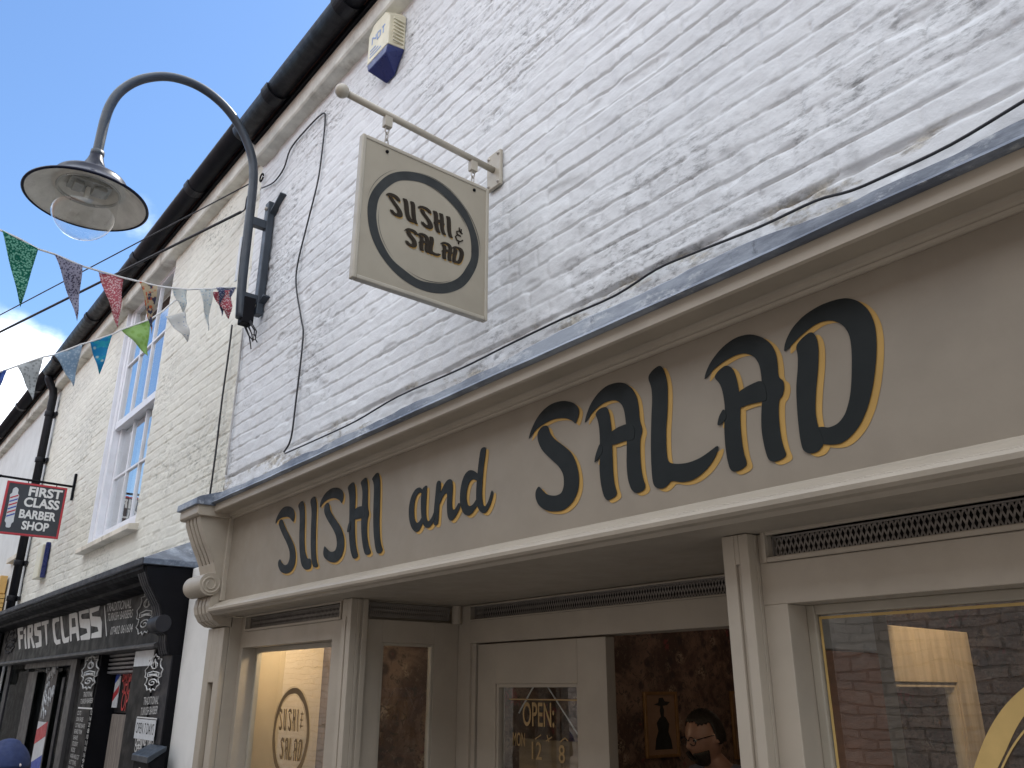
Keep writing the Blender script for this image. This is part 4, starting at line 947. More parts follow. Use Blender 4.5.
# display windows
Yw = -.03
def mull(xa, xb, y, nm, mat, z0=.1, z1=None, Y=Yw, d=.04):
    A, B = at_y(xa, y, Y), at_y(xb, y, Y); return box(nm, mat, bs, A.x, B.x, Y, Y+d, z0, z1 or A.z)
mull(29, 37.5, 672, 'panel', 'grey_trim', d=.006); mull(72.5, 78, 655, 'mullion', 'grey_trim', z1=2.187, Y=-.085, d=.03)
mull(63.5, 66, 672, 'mullion', 'charcoal', z1=2.05, Y=-.04, d=.01); mull(8, 11, 668, 'mullion', 'charcoal', z1=2.187, Y=-.10, d=.02)
A, B = at_y(25, 667, -.08), at_y(71, 667, -.08); box('transom', 'grey_trim', bs, A.x, B.x, -.08, -.03, A.z-.02, A.z+.035)
pp = mull(47.5, 58, 671, 'pole_panel', 'grey_trim', d=.006)
A, B = at_y(47.5, 671, Yw), at_y(58, 671, Yw); x0, x1 = A.x+.02, B.x-.02; e = Yw-.001
zt = at_y(44, 722, Yw).z; MB().box(x0, x1, e-.001, e+.0005, .5, zt).build('pole_ground', 'sticker', pp)
for k, mt in enumerate(('red', 'blue', 'red', 'blue')):
    z = zt+.03-.27*k; MB().py([(x0, z-.10), (x1, z-.02), (x1, z-.14), (x0, z-.22)], e-.003, e-.0015).build('stripe', mt, pp)
m = MB(); rg = random.Random(3)
for k in range(26):
    cx, cz = x0+(x1-x0)*rg.random(), zt+.05+rg.random()*.42
    m.tube([(cx+.05*math.cos(t*.8)*rg.uniform(.5, 1), e-.002, cz+.04*math.sin(t*.8)) for t in range(6)], .006, 5)
m.build('scrollwork', 'sticker', pp)
mull(-14, 71, 672, 'glass_pane', 'dull_glass', Y=Yw+.043, d=.005)
# post box on the pilaster, lid sloping to the street
x1 = at_y(169.6, 746, YB).x; f0 = at_x(148, 757, x1); xl = at_y(131.8, 754, f0.y).x; zb_ = at_y(169.6, 746, YB).z
pbx = thing('post_box', ((x1+xl)/2, YB, 1.1), 'black metal letter box with a sloping lid on the barber shop pilaster', 'letter box')
MB().px([(YB-.0125, 1.15), (f0.y+.012, 1.15), (f0.y+.012, f0.z-.02), (YB-.0125, zb_-.025)], xl+.012, x1-.012).build('body', 'black', pbx, bevel=.004)
MB().px([(YB-.0125, zb_-.024), (f0.y, f0.z-.035), (f0.y, f0.z), (YB-.0125, zb_)], xl, x1).build('lid', 'iron_grey', pbx, bevel=.005)
MB().lathe([(.001, .006), (.009, .006), (.009, 0)], ((xl+x1)/2, f0.y+.012, f0.z-.07), (0, -1, 0), 14).build('lock', 'galv', pbx)

# ------------------------------------------------------------------ hanging signs
XS = -2.34
br = thing('sign_bracket', (XS, 0, 4), 'taupe ball-ended bar bracketed to the white brick wall above the square sign', 'sign bracket')
pw, pe = at_x(497, 172, XS), at_x(346, 93, XS)
MB().tube([(XS, -.008, pw.z), pe], .0135, 16).build('bar', 'taupe_light', br)
MB().ball(pe+(pe-pw).normalized()*.016, .027, 20).build('ball', 'taupe_light', br)
m = MB().box(XS-.045, XS+.045, -.018, -.002, pw.z-.085, pw.z+.085).build('plate', 'taupe_light', br, bevel=.004)
for dx, dz in ((-.032, .068), (.032, .068), (-.032, -.068), (.032, -.068)):
    MB().lathe([(.001, .006), (.006, .005), (.008, 0)], (XS+dx, -.018, pw.z+dz), (0, -1, 0), 12).build('screw', 'galv', m)
hs = thing('hanging_sign', (XS, -.34, 3.28), 'square taupe sign with a dark brush ring and SUSHI & SALAD hanging from the bar', 'sign')
tl, tr, brn, bl = at_x(362, 135, XS), at_x(487, 190, XS), at_x(486, 322, XS), at_x(349.5, 278, XS)
ya, yb_ = (tl.y+bl.y)/2, (tr.y+brn.y)/2; za, zb2 = (bl.z+brn.z)/2, (tl.z+tr.z)/2
th = .010
MB().box(XS-th, XS+th, ya+.010, yb_-.010, za+.010, zb2-.010).build('board', 'taupe_sign', hs)
m = MB(); e = .0145
for A in ((ya, ya+.016, za, zb2), (yb_-.016, yb_, za, zb2), (ya+.016, yb_-.016, za, za+.016), (ya+.016, yb_-.016, zb2-.016, zb2)): m.box(XS-e, XS+e, *A)
m.build('frame', 'taupe_light', hs, bevel=.004)
sx = XS+th
def sp(x, y): p = at_x(350+x/4.8, 150+y/4.8, sx); return p
l_, r_, t_, b_ = sp(83, 270), sp(617, 480), sp(270, 83), sp(430, 700)
cy, cz = (l_.y+r_.y)/2, (t_.z+b_.z)/2; ry, rz = (r_.y-l_.y)/2, (t_.z-b_.z)/2
m = MB(); brush_ring(m, (sx, cy, cz), ry, rz, .036, Y_, Z_, X_, 12); m.build('ring', 'ring', hs)
m = MB(); a, b = sp(170, 300), sp(488, 425)
word(m, SUSHI, (sx+.0008, a.y, (a.z+b.z)/2), Y_, Z_, X_, .089, .03, b.y-a.y, (.0055, -.004), bold=.0032)
a, b = sp(258, 460), sp(540, 553)
word(m, SALAD, (sx+.0008, a.y, (a.z+b.z)/2), Y_, Z_, X_, .075, .03, b.y-a.y, (.0055, -.004), bold=.0032)
a, b = sp(503, 432), sp(541, 390); ay, az, aw, ah = a.y, a.z, b.y-a.y, .046
for pts in (((.92, .80), (.55, .98), (.15, .85), (.25, .60), (.72, .53)), ((.25, .53), (.02, .32), (.22, .04), (.65, .0), (.98, .22)), ((.50, 1.30), (.52, .96)), ((.45, .02), (.47, -.28)), ((.74, 1.22), (.74, .86))):
    m.tube([(sx+.003, ay+aw*u0, az+ah*v0) for u0, v0 in pts], .0027, 6)
m.build('lettering', ['brown_letter', 'gold_letter'], hs)
for y in (ya+.105, yb_-.075):
    zbar = pw.z+(pe.z-pw.z)*(y/pe.y); m = MB()
    hk = MB().box(XS-.012, XS+.012, y-.016, y+.016, zbar-.058, zbar-.012).build('lug', 'taupe_light', hs, bevel=.002)
    z = zbar-.05; k = 0
    while z > zb2-.02:
        ax = Vector((1, 0, 0)) if k % 2 else Vector((0, 1, 0))
        MB().tube([Vector((XS, y, z-.018))+ax*(.008*math.cos(t_/12*6.2832))+Vector((0, 0, .020*math.sin(t_/12*6.2832))) for t_ in range(13)], .0024, 6).build('chain_link', 'galv', hk)
        z -= .030; k += 1
    MB().ball((sx+.002, y, zb2-.035), .007, 10).build('eye', 'black', hk)

XQ = -9.53
b2 = thing('sign_bracket', (XQ, 0, 3.94), 'thin black iron bracket on the cream brick wall holding the barber sign', 'sign bracket')
MB().tube([(XQ, 0, 3.941), (XQ, -.30, 3.946), (XQ, -.675, 3.953)], .012, 10).build('bar', 'black', b2)
MB().box(XQ-.02, XQ+.02, -.022, -.001, 3.80, 4.08).build('plate', 'black', b2, bevel=.004)
MB().ball((XQ, -.685, 3.953), .016, 12).build('knob', 'black', b2)
b3 = thing('hanging_sign', (XQ, -.33, 3.39), 'black and red square sign FIRST CLASS BARBER SHOP with a striped pole', 'sign')
ya, yb_, za, zb2 = -.612, -.072, 3.392, 3.912
MB().box(XQ-.010, XQ+.010, ya, yb_, za, zb2).build('board', 'sign_slate', b3)
m = MB()
for A in ((ya-.004, ya+.016, za-.004, zb2+.004), (yb_-.016, yb_+.004, za-.004, zb2+.004), (ya+.016, yb_-.016, za-.004, za+.016), (ya+.016, yb_-.016, zb2-.016, zb2+.004)): m.box(XQ-.014, XQ+.014, *A)
m.build('frame', 'red', b3, bevel=.003)
sx = XQ+.011
def bp(x, y): return at_x(x/6.4, 440+y/6.4, sx)
for body, a, b, h, bo, mt in (('F1RST', (180, 358), (393, 382), .098, .035, 'white_letter'), ('CLASS', (147, 428), (375, 447), .098, .035, 'white_letter'), ('BARBER', (118, 498), (353, 522), .088, .035, 'white_letter'), ('SHOP', (133, 573), (307, 588), .088, .035, 'white_letter')):
    body = 'FIRST' if body == 'F1RST' else body
    A, B = bp(*a), bp(*b); text_on(MB(), body, (sx, A.y, (A.z+B.z)/2), Y_, Z_, B.y-A.y, h, bo).build('lettering', mt, b3)
A, B = bp(105, 300), bp(52, 560); pyc = (A.y+B.y)/2-.002; zt, zb_ = A.z, B.z
pl_ = MB().plate([chaikin([(-.022, 0), (.022, 0), (.022, .05), (.040, .07), (.036, .11), (.036, .34), (.042, .38), (.024, .40), (.026, .45), (0, .475), (-.026, .45), (-.024, .40), (-.042, .38), (-.036, .34), (-.036, .11), (-.040, .07), (-.022, .05)], 1)], lambda u, v, d: (sx+d, pyc+u, zb_+v*(zt-zb_)/.475), .003).build('pole', 'sticker', b3)
for k in range(6):
    z = zb_+.10+.037*k; MB().plate([[(-.034, 0), (.034, .035), (.034, .050), (-.034, .015)]], lambda u, v, d: (sx+.0032+d, pyc+u, z+v), .001).build('stripe', 'red' if k % 2 else 'blue', pl_)
for y in (-.43, -.17): MB().tube([(XQ, y, 3.95), (XQ, y, zb2-.01)], .005, 6).build('hook', 'black', b3)
# ------------------------------------------------------------------ alarm boxes
al = thing('alarm_box', (-3.30, -.05, 5.1), 'cream alarm box with navy base and louvred side under the eaves of the white wall', 'alarm box')
fp = [at_y(x, y, -.085) for x, y in ((393, 20), (384, 48), (370, 65), (364, 50), (370.5, 30), (387.5, 9))]
X1, X0 = -3.165, -3.43
def taper(prof_f, prof_b, yf, yb, nm, mat, parent, bev=.005):
    n = len(prof_f); vs = [(x, yf, z) for x, z in prof_f]+[(x, yb, z) for x, z in prof_b]
    return MB().add(vs, [tuple(range(n)), tuple(range(2*n-1, n-1, -1))]+[(i, (i+1) % n, n+(i+1) % n, n+i) for i in range(n)]).build(nm, mat, parent, bevel=bev)
cs = taper([(X0+.02, 5.205), (X1-.02, 5.205), (X1-.02, 5.40), (X1-.07, 5.455), (X0+.07, 5.455), (X0+.02, 5.40)], [(X0, 5.20), (X1, 5.20), (X1, 5.42), (X1-.05, 5.48), (X0+.05, 5.48), (X0, 5.42)], -.095, -.001, 'case', 'cream_plastic', al)
taper([(X0+.035, 5.155), (X1-.035, 5.155), (X1-.02, 5.203), (X0+.02, 5.203)], [(X0+.09, 5.085), (X1-.09, 5.085), (X1, 5.199), (X0, 5.199)], -.095, -.001, 'base', 'navy_plastic', al)
for k in range(7): MB().box(X1-.004, X1+.006, -.078, -.014, 5.222+.024*k, 5.232+.024*k).build('louvre', 'cream_plastic', cs, bevel=.002)
m = MB(); rg = random.Random(9)
for (u0, v0, u1, v1) in ((.1, .95, .1, .55), (.1, .95, .35, .7), (.35, .7, .35, .95), (.45, .55, .45, .95), (.45, .95, .65, .9), (.65, .9, .65, .6), (.65, .6, .45, .55), (.75, .95, .95, .95), (.85, .95, .85, .55)):
    m.beam((X0+.05+.16*u0, -.0958, 5.25+.12*v0), (X0+.05+.16*u1, -.0958, 5.25+.12*v1), .009, .001, (0, 1, 0))
for k in range(3): m.box(X0+.05, X0+.17-.03*k, -.0965, -.0955, 5.232+.022*k, 5.240+.022*k)
m.build('print', 'navy_pale', cs)
fl2 = thing('alarm_box', (-10.45, -.05, 3.1), 'small upright cream box with a navy edge beside the downpipe, below the barber sign', 'alarm box')
A = at_y(44, 547, -.07); B = at_y(38, 577, -.07)
MB().box(A.x-.30, A.x-.045, -.075, -.002, 3.07, 3.43).build('case', 'cream_plastic', fl2, bevel=.01)
MB().box(A.x-.045, A.x-.02, -.05, -.002, 3.07, 3.45).build('edge', 'navy_plastic', fl2, bevel=.01)
# ------------------------------------------------------------------ downpipe
dp = thing('downpipe', (XD, -.06, 1), 'black cast iron downpipe running from the gutter down the cream wall', 'downpipe')
pts = [at_y(57, 352, -.16), at_y(58.5, 362, -.15), at_y(57, 385, -.09), at_y(53, 405, -.075)]
xq = XD; zt = pts[-1].z
MB().tube([(xq, -.172, ZW+.24), (xq, -.165, ZW+.16), (xq, -.13, ZW+.09), (xq, -.09, ZW+.03), (xq, -.075, ZW-.06), (xq, -.075, 2.0)], .048, 14).build('pipe', 'gutter', dp)
for z in (5.22, 4.62, 4.07, 3.36, 2.95):
    m = MB().lathe([(.048, -.03), (.058, -.03), (.058, .03), (.048, .03)], (xq, -.075, z), n=18); m.box(xq-.10, xq+.10, -.03, -.002, z-.022, z+.022); m.build('collar', 'gutter', dp, bevel=.003)
def smooth_path(pts, n):
    sm = []
    for i in range(len(pts)-1):
        p0, p1, p2, p3 = pts[max(i-1, 0)], pts[i], pts[i+1], pts[min(i+2, len(pts)-1)]
        for k in range(n):
            t = k/n; sm.append(.5*((2*p1)+(p2-p0)*t+(2*p0-5*p1+4*p2-p3)*t*t+(3*p1-3*p2+p3-p0)*t**3))
    return sm+[pts[-1]]
# ------------------------------------------------------------------ street lamp on the party line
XL = -4.80
lp = thing('street_lamp', (XL, -.1, 4.3), 'blue grey swan neck wall lamp with a wide dish shade and clear bowl', 'street lamp')
axis = Vector((0, math.sin(R(1.0)), math.cos(R(1.0))))
rc = at_x(86.5, 200.5, XL)
neck = rc+axis*.318
apx = [(240, 318), (242, 285), (247, 240), (251, 205), (253.5, 178), (252.5, 160), (247, 142), (238.5, 125), (227, 109), (212, 95), (196, 85), (180, 79), (165, 76.5), (150, 77.5), (137, 81), (126, 87), (117, 95), (110, 106), (105.5, 118), (102, 132), (99.5, 146)]
ap = [at_x(x, y, XL) for x, y in apx]; ap = [Vector((XL, p.y, p.z)) for p in ap]; ap[-1] = neck-axis*.03
MB().tube(smooth_path(ap, 5), .029, 16).build('arm', 'iron_grey', lp)
outer = [(.030, .335), (.036, .31), (.046, .272), (.060, .238), (.082, .203), (.116, .172), (.160, .150), (.192, .140), (.202, .124), (.206, .104), (.262, .050), (.318, .012), (.330, .001), (.328, -.006)]
sh = MB().lathe(outer, rc, axis, 64).build('shade', 'lamp_navy', lp)
MB().lathe([(.031, .345), (.038, .34), (.039, .315), (.034, .305)], rc, axis, 28).build('neck_collar', 'iron_grey', sh)
MB().lathe([(.320, -.004), (.328, -.010), (.337, -.004), (.334, .006), (.322, .012)], rc, axis, 64).build('rim', 'lamp_navy', sh)
inner = [(.327, -.0055), (.324, .002), (.310, .010), (.255, .043), (.205, .080), (.186, .084), (.182, .070), (.172, .066), (.168, .078), (.150, .108), (.10, .118), (.001, .118)]
MB().lathe(inner, rc, axis, 64).build('reflector', 'lamp_white', sh)
q = Vector((0, 0, 1)).rotation_difference(axis)
def lb(m, x0, x1, y0, y1, z0, z1):
    k = len(m.v); m.box(x0, x1, y0, y1, z0, z1); m.v[k:] = [tuple(rc+q @ Vector(v)) for v in m.v[k:]]; return m
lb(MB(), -.075, .075, -.11, .11, .085, .116).build('gear_tray', 'lamp_metal', lp, bevel=.004)
lb(lb(MB(), -.05, .05, -.085, -.035, .062, .084), -.05, .05, .02, .09, .066, .084).build('control_gear', 'lamp_metal', lp, bevel=.003)
lb(MB(), -.015, .02, -.018, .006, .02, .084).build('lamp_holder', 'lamp_white', lp, bevel=.004)
bowl = [(.163, .072), (.168, .0), (.172, -.07)]+[(.172*math.cos(a), -.070-.172*math.sin(a)) for a in [R(8*k) for k in range(1, 12)]]+[(.001, -.242)]
MB().lathe(bowl, rc, axis, 56).build('glass_bowl', 'bowl_glass', lp)
MB().lathe([(.165, .076), (.174, .076), (.174, .060), (.165, .060), (.165, .076)], rc, axis, 56).build('bowl_ring', 'lamp_metal', lp)
# wall bar, struts and braces
wt, wbm = at_x(267, 199, XL+.0), at_x(259, 318, XL)
zt, zb_ = 5.03, 4.20
bar = MB().box(XL-.032, XL+.032, -.052, -.006, zb_, zt).build('wall_bar', 'iron_grey', lp, bevel=.004)
def py_at(z):     # post position at a height
    for a, b in zip(ap, ap[1:]):
        if a.z <= z <= b.z: return a.lerp(b, (z-a.z)/(b.z-a.z))
    return ap[0]
for z in (4.85, 4.30):
    p = py_at(z); MB().box(XL-.022, XL+.022, p.y, -.05, z-.03, z+.03).build('strut', 'iron_grey', lp, bevel=.003)
for (x, y), z in (((285, 194), 4.93), ((268, 296), 4.27)):
    e_ = at_y(x, y, -.01); MB().beam((XL, -.012, z), e_+Vector((0, -.004, 0)), .016, .055, (0, -1, 0)).build('brace', 'iron_grey', lp, bevel=.003)
for z in (4.98, 4.26): MB().lathe([(.001, .012), (.012, .012), (.014, 0)], (XL, -.052, z), (0, -1, 0), 6).build('bolt', 'galv', bar)
jb = MB().box(XL-.05, XL+.03, -.135, -.06, 4.12, 4.30).build('cable_box', 'black', lp, bevel=.006)
p = py_at(4.62); MB().box(XL-.034, XL+.0, p.y-.037, p.y-.030, 4.40, 4.72).build('label_plate', 'sticker', lp, bevel=.002)
rg = random.Random(5)
for k in range(6):
    x = XL-.05+.02*k; pts = [(x, -.09, 4.13)]+[(x+rg.uniform(-.02, .02), -.06+.01*j, 4.10-.035*j*rg.uniform(.5, 1.2)) for j in range(1, 4)]
    MB().tube(pts, .004, 6).build('loose_wire', 'cable', lp)
# ------------------------------------------------------------------ bunting
FM = {'green_fl': spots('green flowered cotton', (.22, .50, .38), (.014, .15, .10), 95, .35, .6),
      'lilac': spots('lilac flowered cotton', (.10, .09, .14), (.40, .39, .48), 85, .32, .5),
      'red': spots('red flowered cotton', (.82, .66, .66), (.52, .15, .18), 105, .3, .55),
      'orange': spots('orange flowered cotton', (.60, .16, .07), (.55, .47, .33), 40, .3, .5, c=(.07, .07, .12)),
      'white': spots('white sprigged cotton', (.25, .32, .50), (.74, .74, .72), 45, .12, .2),
      'pale': spots('pale blue cotton', (.42, .52, .60), (.68, .70, .68), 60, .2, .4),
      'navy': spots('navy check cotton', (.45, .47, .55), (.05, .065, .15), 130, .3, .5),
      'redspot': spots('red spotted cotton', (.75, .66, .66), (.48, .12, .15), 100, .3, .5),
      'grey': spots('grey printed cotton', (.36, .38, .38), (.60, .62, .62), 50, .2, .5),
      'ltblue': spots('light blue cotton', (.52, .62, .70), (.34, .46, .58), 60, .3, .5),
      'bluepat': spots('turquoise patterned cotton', (.48, .62, .60), (.03, .30, .55), 26, .15, .35, c=(.05, .42, .52)),
      'lime': spots('lime green cotton', (.34, .54, .16), (.42, .62, .25), 30, .3, .5),
      'blue': spots('blue cotton', (.06, .12, .40), (.10, .18, .5), 40, .3, .5)}
def bunting(loc, label, cord_px, X, flags):
    t_ = thing('bunting', loc, label, 'bunting', 'bunting strung across the lane')
    cp = [at_x(x, y, X) for x, y in cord_px]
    dv = (cp[0]-cp[1]).normalized(); far = cp[0]+dv*1.5+Vector((0, 0, .2))
    MB().tube([far]+cp, .006, 6).build('cord', 'white_letter', t_)
    for mt, tri, wob in flags:
        a, b, c = [at_x(x, y, X) for x, y in tri]; N = 12; vs, fs, ix = [], [], {}
        ph = random.random()*6
        for i in range(N+1):
            for j in range(N+1-i):
                s_, q_ = j/N, i/N
                p = a*(1-s_-q_)+b*s_+c*q_
                p = p+Vector((wob*(math.sin(s_*7+q_*4+ph)*.6+math.sin(q_*8+ph)*.5)*(.25+q_), 0, 0)); ix[i, j] = len(vs); vs.append(p)
        for i in range(N):
            for j in range(N-i):
                fs.append((ix[i, j], ix[i, j+1], ix[i+1, j]))
                if j < N-i-1: fs.append((ix[i, j+1], ix[i+1, j+1], ix[i+1, j]))
        o = MB().add(vs, fs, 0, True).build('pennant', FM[mt], t_)
        so = o.modifiers.new('thick', 'SOLIDIFY'); so.thickness = .002
XU = -4.83
bunting((XU, -.7, 4.3), 'upper string of bunting from the lamp bracket, with the green flowered and lilac pennants',
        [(0, 230), (18, 238), (38, 249), (54, 254), (82, 266), (99, 271), (124, 278), (139, 281.5), (157, 286), (172, 288), (188, 289.5), (200, 289), (212, 289), (222, 287.5), (236, 288)], XU,
        [('green_fl', ((2, 231), (38, 249.5), (21, 306)), .03), ('lilac', ((54, 255), (82, 266.5), (78, 320)), .05), ('red', ((99, 271.5), (124, 278.5), (117, 329)), .05),
         ('orange', ((139, 282), (157, 286.5), (152, 333)), .05), ('pale', ((172, 288.5), (187, 290), (184, 314)), .03), ('white', ((165, 317), (185, 312), (189, 341)), .04),
         ('pale', ((199, 289.5), (213, 289.5), (209, 331)), .04), ('redspot', ((212, 292), (232, 290), (229, 319)), .04), ('navy', ((216, 288), (235, 288), (222, 316)), .05)])
XW = -5.55
bunting((XW, -.7, 4.2), 'lower string of bunting in front of the sash window, with the lime green pennant',
        [(0, 372), (6, 370), (17, 366), (43, 357), (54, 355), (82, 344), (90, 342), (112, 334.5), (122, 329.5), (151, 319), (163, 311), (174, 301), (186, 296)], XW,
        [('blue', ((-4, 373), (7, 369.5), (0, 387)), .03), ('grey', ((17, 366.5), (43, 357.5), (33, 400)), .04), ('ltblue', ((54, 355.5), (82, 345), (74, 386)), .04),
         ('bluepat', ((90, 342.5), (112, 335), (100, 374)), .03), ('lime', ((122, 330), (151, 319.5), (147, 357)), .04)])
# ------------------------------------------------------------------ cables
def cable(px, label, Y=-.02, r=.0045, name='cable', mat='cable', extra=(), group=None):
    pts = [at_y(x, y, Y) for x, y in px]
    sm = []
    for i in range(len(pts)-1):
        for k in range(4):
            t = k/4; p0, p1, p2, p3 = pts[max(i-1, 0)], pts[i], pts[i+1], pts[min(i+2, len(pts)-1)]
            sm.append(.5*((2*p1)+(p2-p0)*t+(2*p0-5*p1+4*p2-p3)*t*t+(3*p1-3*p2+p3-p0)*t**3))
    sm.append(pts[-1])
    return tag(MB().tube(list(extra)+sm, r, 7).build(name, mat), label, 'cable', group)
cable([(262, 188), (274, 182), (284, 168), (290, 150), (303, 133), (322, 114), (325, 121), (321, 160), (317, 185), (307, 225), (298, 262), (296, 285), (301, 318), (303, 338), (296, 400), (291, 438), (284, 452)],
      'thin black cable looping from the eaves down the white wall to the shopfront roof', -.014, .0052)
cable([(232, 325), (229, 350), (222, 400), (216, 450), (210, 494)], 'straight black cable down the party line below the street lamp', -.02, .0065)
cable([(243, 328), (238, 375), (231, 430), (226, 475)], 'pale painted cable down the party line beside the black one', -.012, .0065, mat='cable_grey')
cable([(285, 453.5), (320, 438), (356, 421), (398, 396.5), (460, 369), (510, 344), (563, 318.5), (615, 295.5), (656, 269.5), (690, 254.5), (759, 227), (815, 201), (850, 191), (883, 177), (951, 144.5), (1022, 102), (1060, 80)],
      'black cable clipped along the wall just above the lead of the taupe shopfront', -.022, .0042)
def overhead(wall_px, mid_px, Xm, label, r):
    a = at_y(*wall_px, -.03); b = at_x(*mid_px, Xm); d = b-a; far = a+d*(3.8/abs(d.y)) if abs(d.y) > .1 else b
    n = 30; L = (far-a).length; tb = (b-a).length/L
    pts = []
    for i in range(n+1):
        t = i/n; p = a.lerp(far, t); pts.append(p)
    return tag(MB().tube(pts, r, 6).build('overhead_cable', 'cable'), label, 'cable', 'overhead cables across the lane')
overhead((249, 184), (0, 315), -8.2, 'thin overhead cable, the upper of the two crossing the sky to the lamp', .0055)
overhead((241, 212), (0, 332), -8.0, 'thick overhead cable, the lower of the two crossing the sky to the lamp', .011)
e_ = at_y(263, 178, -.01); tag(MB().tube([e_+Vector((.03*math.cos(t*.6), -.01, .03*math.sin(t*.6))) for t in range(11)], .006, 6).build('eye_bolt', 'black'), 'small black ring bolt in the white wall beside the lamp neck', 'bolt')

# ------------------------------------------------------------------ people
def skinned(pts, edges, rad, sub=2):
    me = bpy.data.meshes.new('b'); me.from_pydata([tuple(p) for p in pts], edges, []); me.update()
    o = bpy.data.objects.new('b', me); COL.objects.link(o)
    o.modifiers.new('s', 'SKIN'); 
    for i, r in enumerate(rad):
        sv_ = me.skin_vertices[0].data[i]; sv_.radius = (r, r) if not isinstance(r, tuple) else r; sv_.use_root = (i == 0)
    su = o.modifiers.new('u', 'SUBSURF'); su.levels = sub; su.render_levels = sub
    dg = bpy.context.evaluated_depsgraph_get(); out = bpy.data.meshes.new_from_object(o.evaluated_get(dg))
    bm = bmesh.new(); bm.from_mesh(out); bpy.data.objects.remove(o); bpy.data.meshes.remove(out); return bm
def remeshed(bms, voxel):
    bm = bmesh.new()
    for b in bms:
        t = bpy.data.meshes.new('t'); b.to_mesh(t); bm.from_mesh(t); b.free(); bpy.data.meshes.remove(t)
    me = bpy.data.meshes.new('r'); bm.to_mesh(me); bm.free()
    o = bpy.data.objects.new('r', me); COL.objects.link(o); md = o.modifiers.new('v', 'REMESH'); md.mode = 'VOXEL'; md.voxel_size = voxel
    sm = o.modifiers.new('sm', 'SMOOTH'); sm.iterations = 3; sm.factor = .5
    dg = bpy.context.evaluated_depsgraph_get(); out = bpy.data.meshes.new_from_object(o.evaluated_get(dg)); bpy.data.objects.remove(o); return out
def head_bm(c, s=1.0):
    """skull, brow, nose, lips, chin and ears; faces +y"""
    bm = bmesh.new(); bmesh.ops.create_uvsphere(bm, u_segments=40, v_segments=28, radius=1)
    for v in bm.verts:
        x, y, z = v.co; w = .076*(1-.20*max(0, -z)**1.5); d = .098*(1-.06*max(0, -z)); h = .118
        nx, ny, nz_ = x*w, y*d, z*h
        if y > 0:
            ny += .010*max(0, -z)*y                                                        # jaw forward
            ny += .026*math.exp(-(x/.17)**2)*math.exp(-((z+.16)/.17)**2)*(y > .4)           # nose
            ny -= .008*math.exp(-((abs(x)-.36)/.16)**2)*math.exp(-((z-.06)/.12)**2)         # eye sockets
            ny += .005*math.exp(-((z-.22)/.09)**2)*math.exp(-(x/.6)**2)                     # brow
            ny += .006*math.exp(-(x/.25)**2)*math.exp(-((z+.50)/.07)**2)                    # lips
            ny += .009*math.exp(-(x/.30)**2)*math.exp(-((z+.86)/.14)**2)                    # chin
        v.co = (nx, ny, nz_)
    for sg in (-1, 1):
        r = bmesh.ops.create_uvsphere(bm, u_segments=12, v_segments=8, radius=1)
        for v in r['verts']: v.co = Vector((sg*.078+v.co.x*.010, -.012+v.co.y*.018, -.012+v.co.z*.032))
    bmesh.ops.scale(bm, vec=(s, s, s), verts=bm.verts); return bm
def xform(bm, M4): bmesh.ops.transform(bm, matrix=M4, verts=bm.verts); return bm
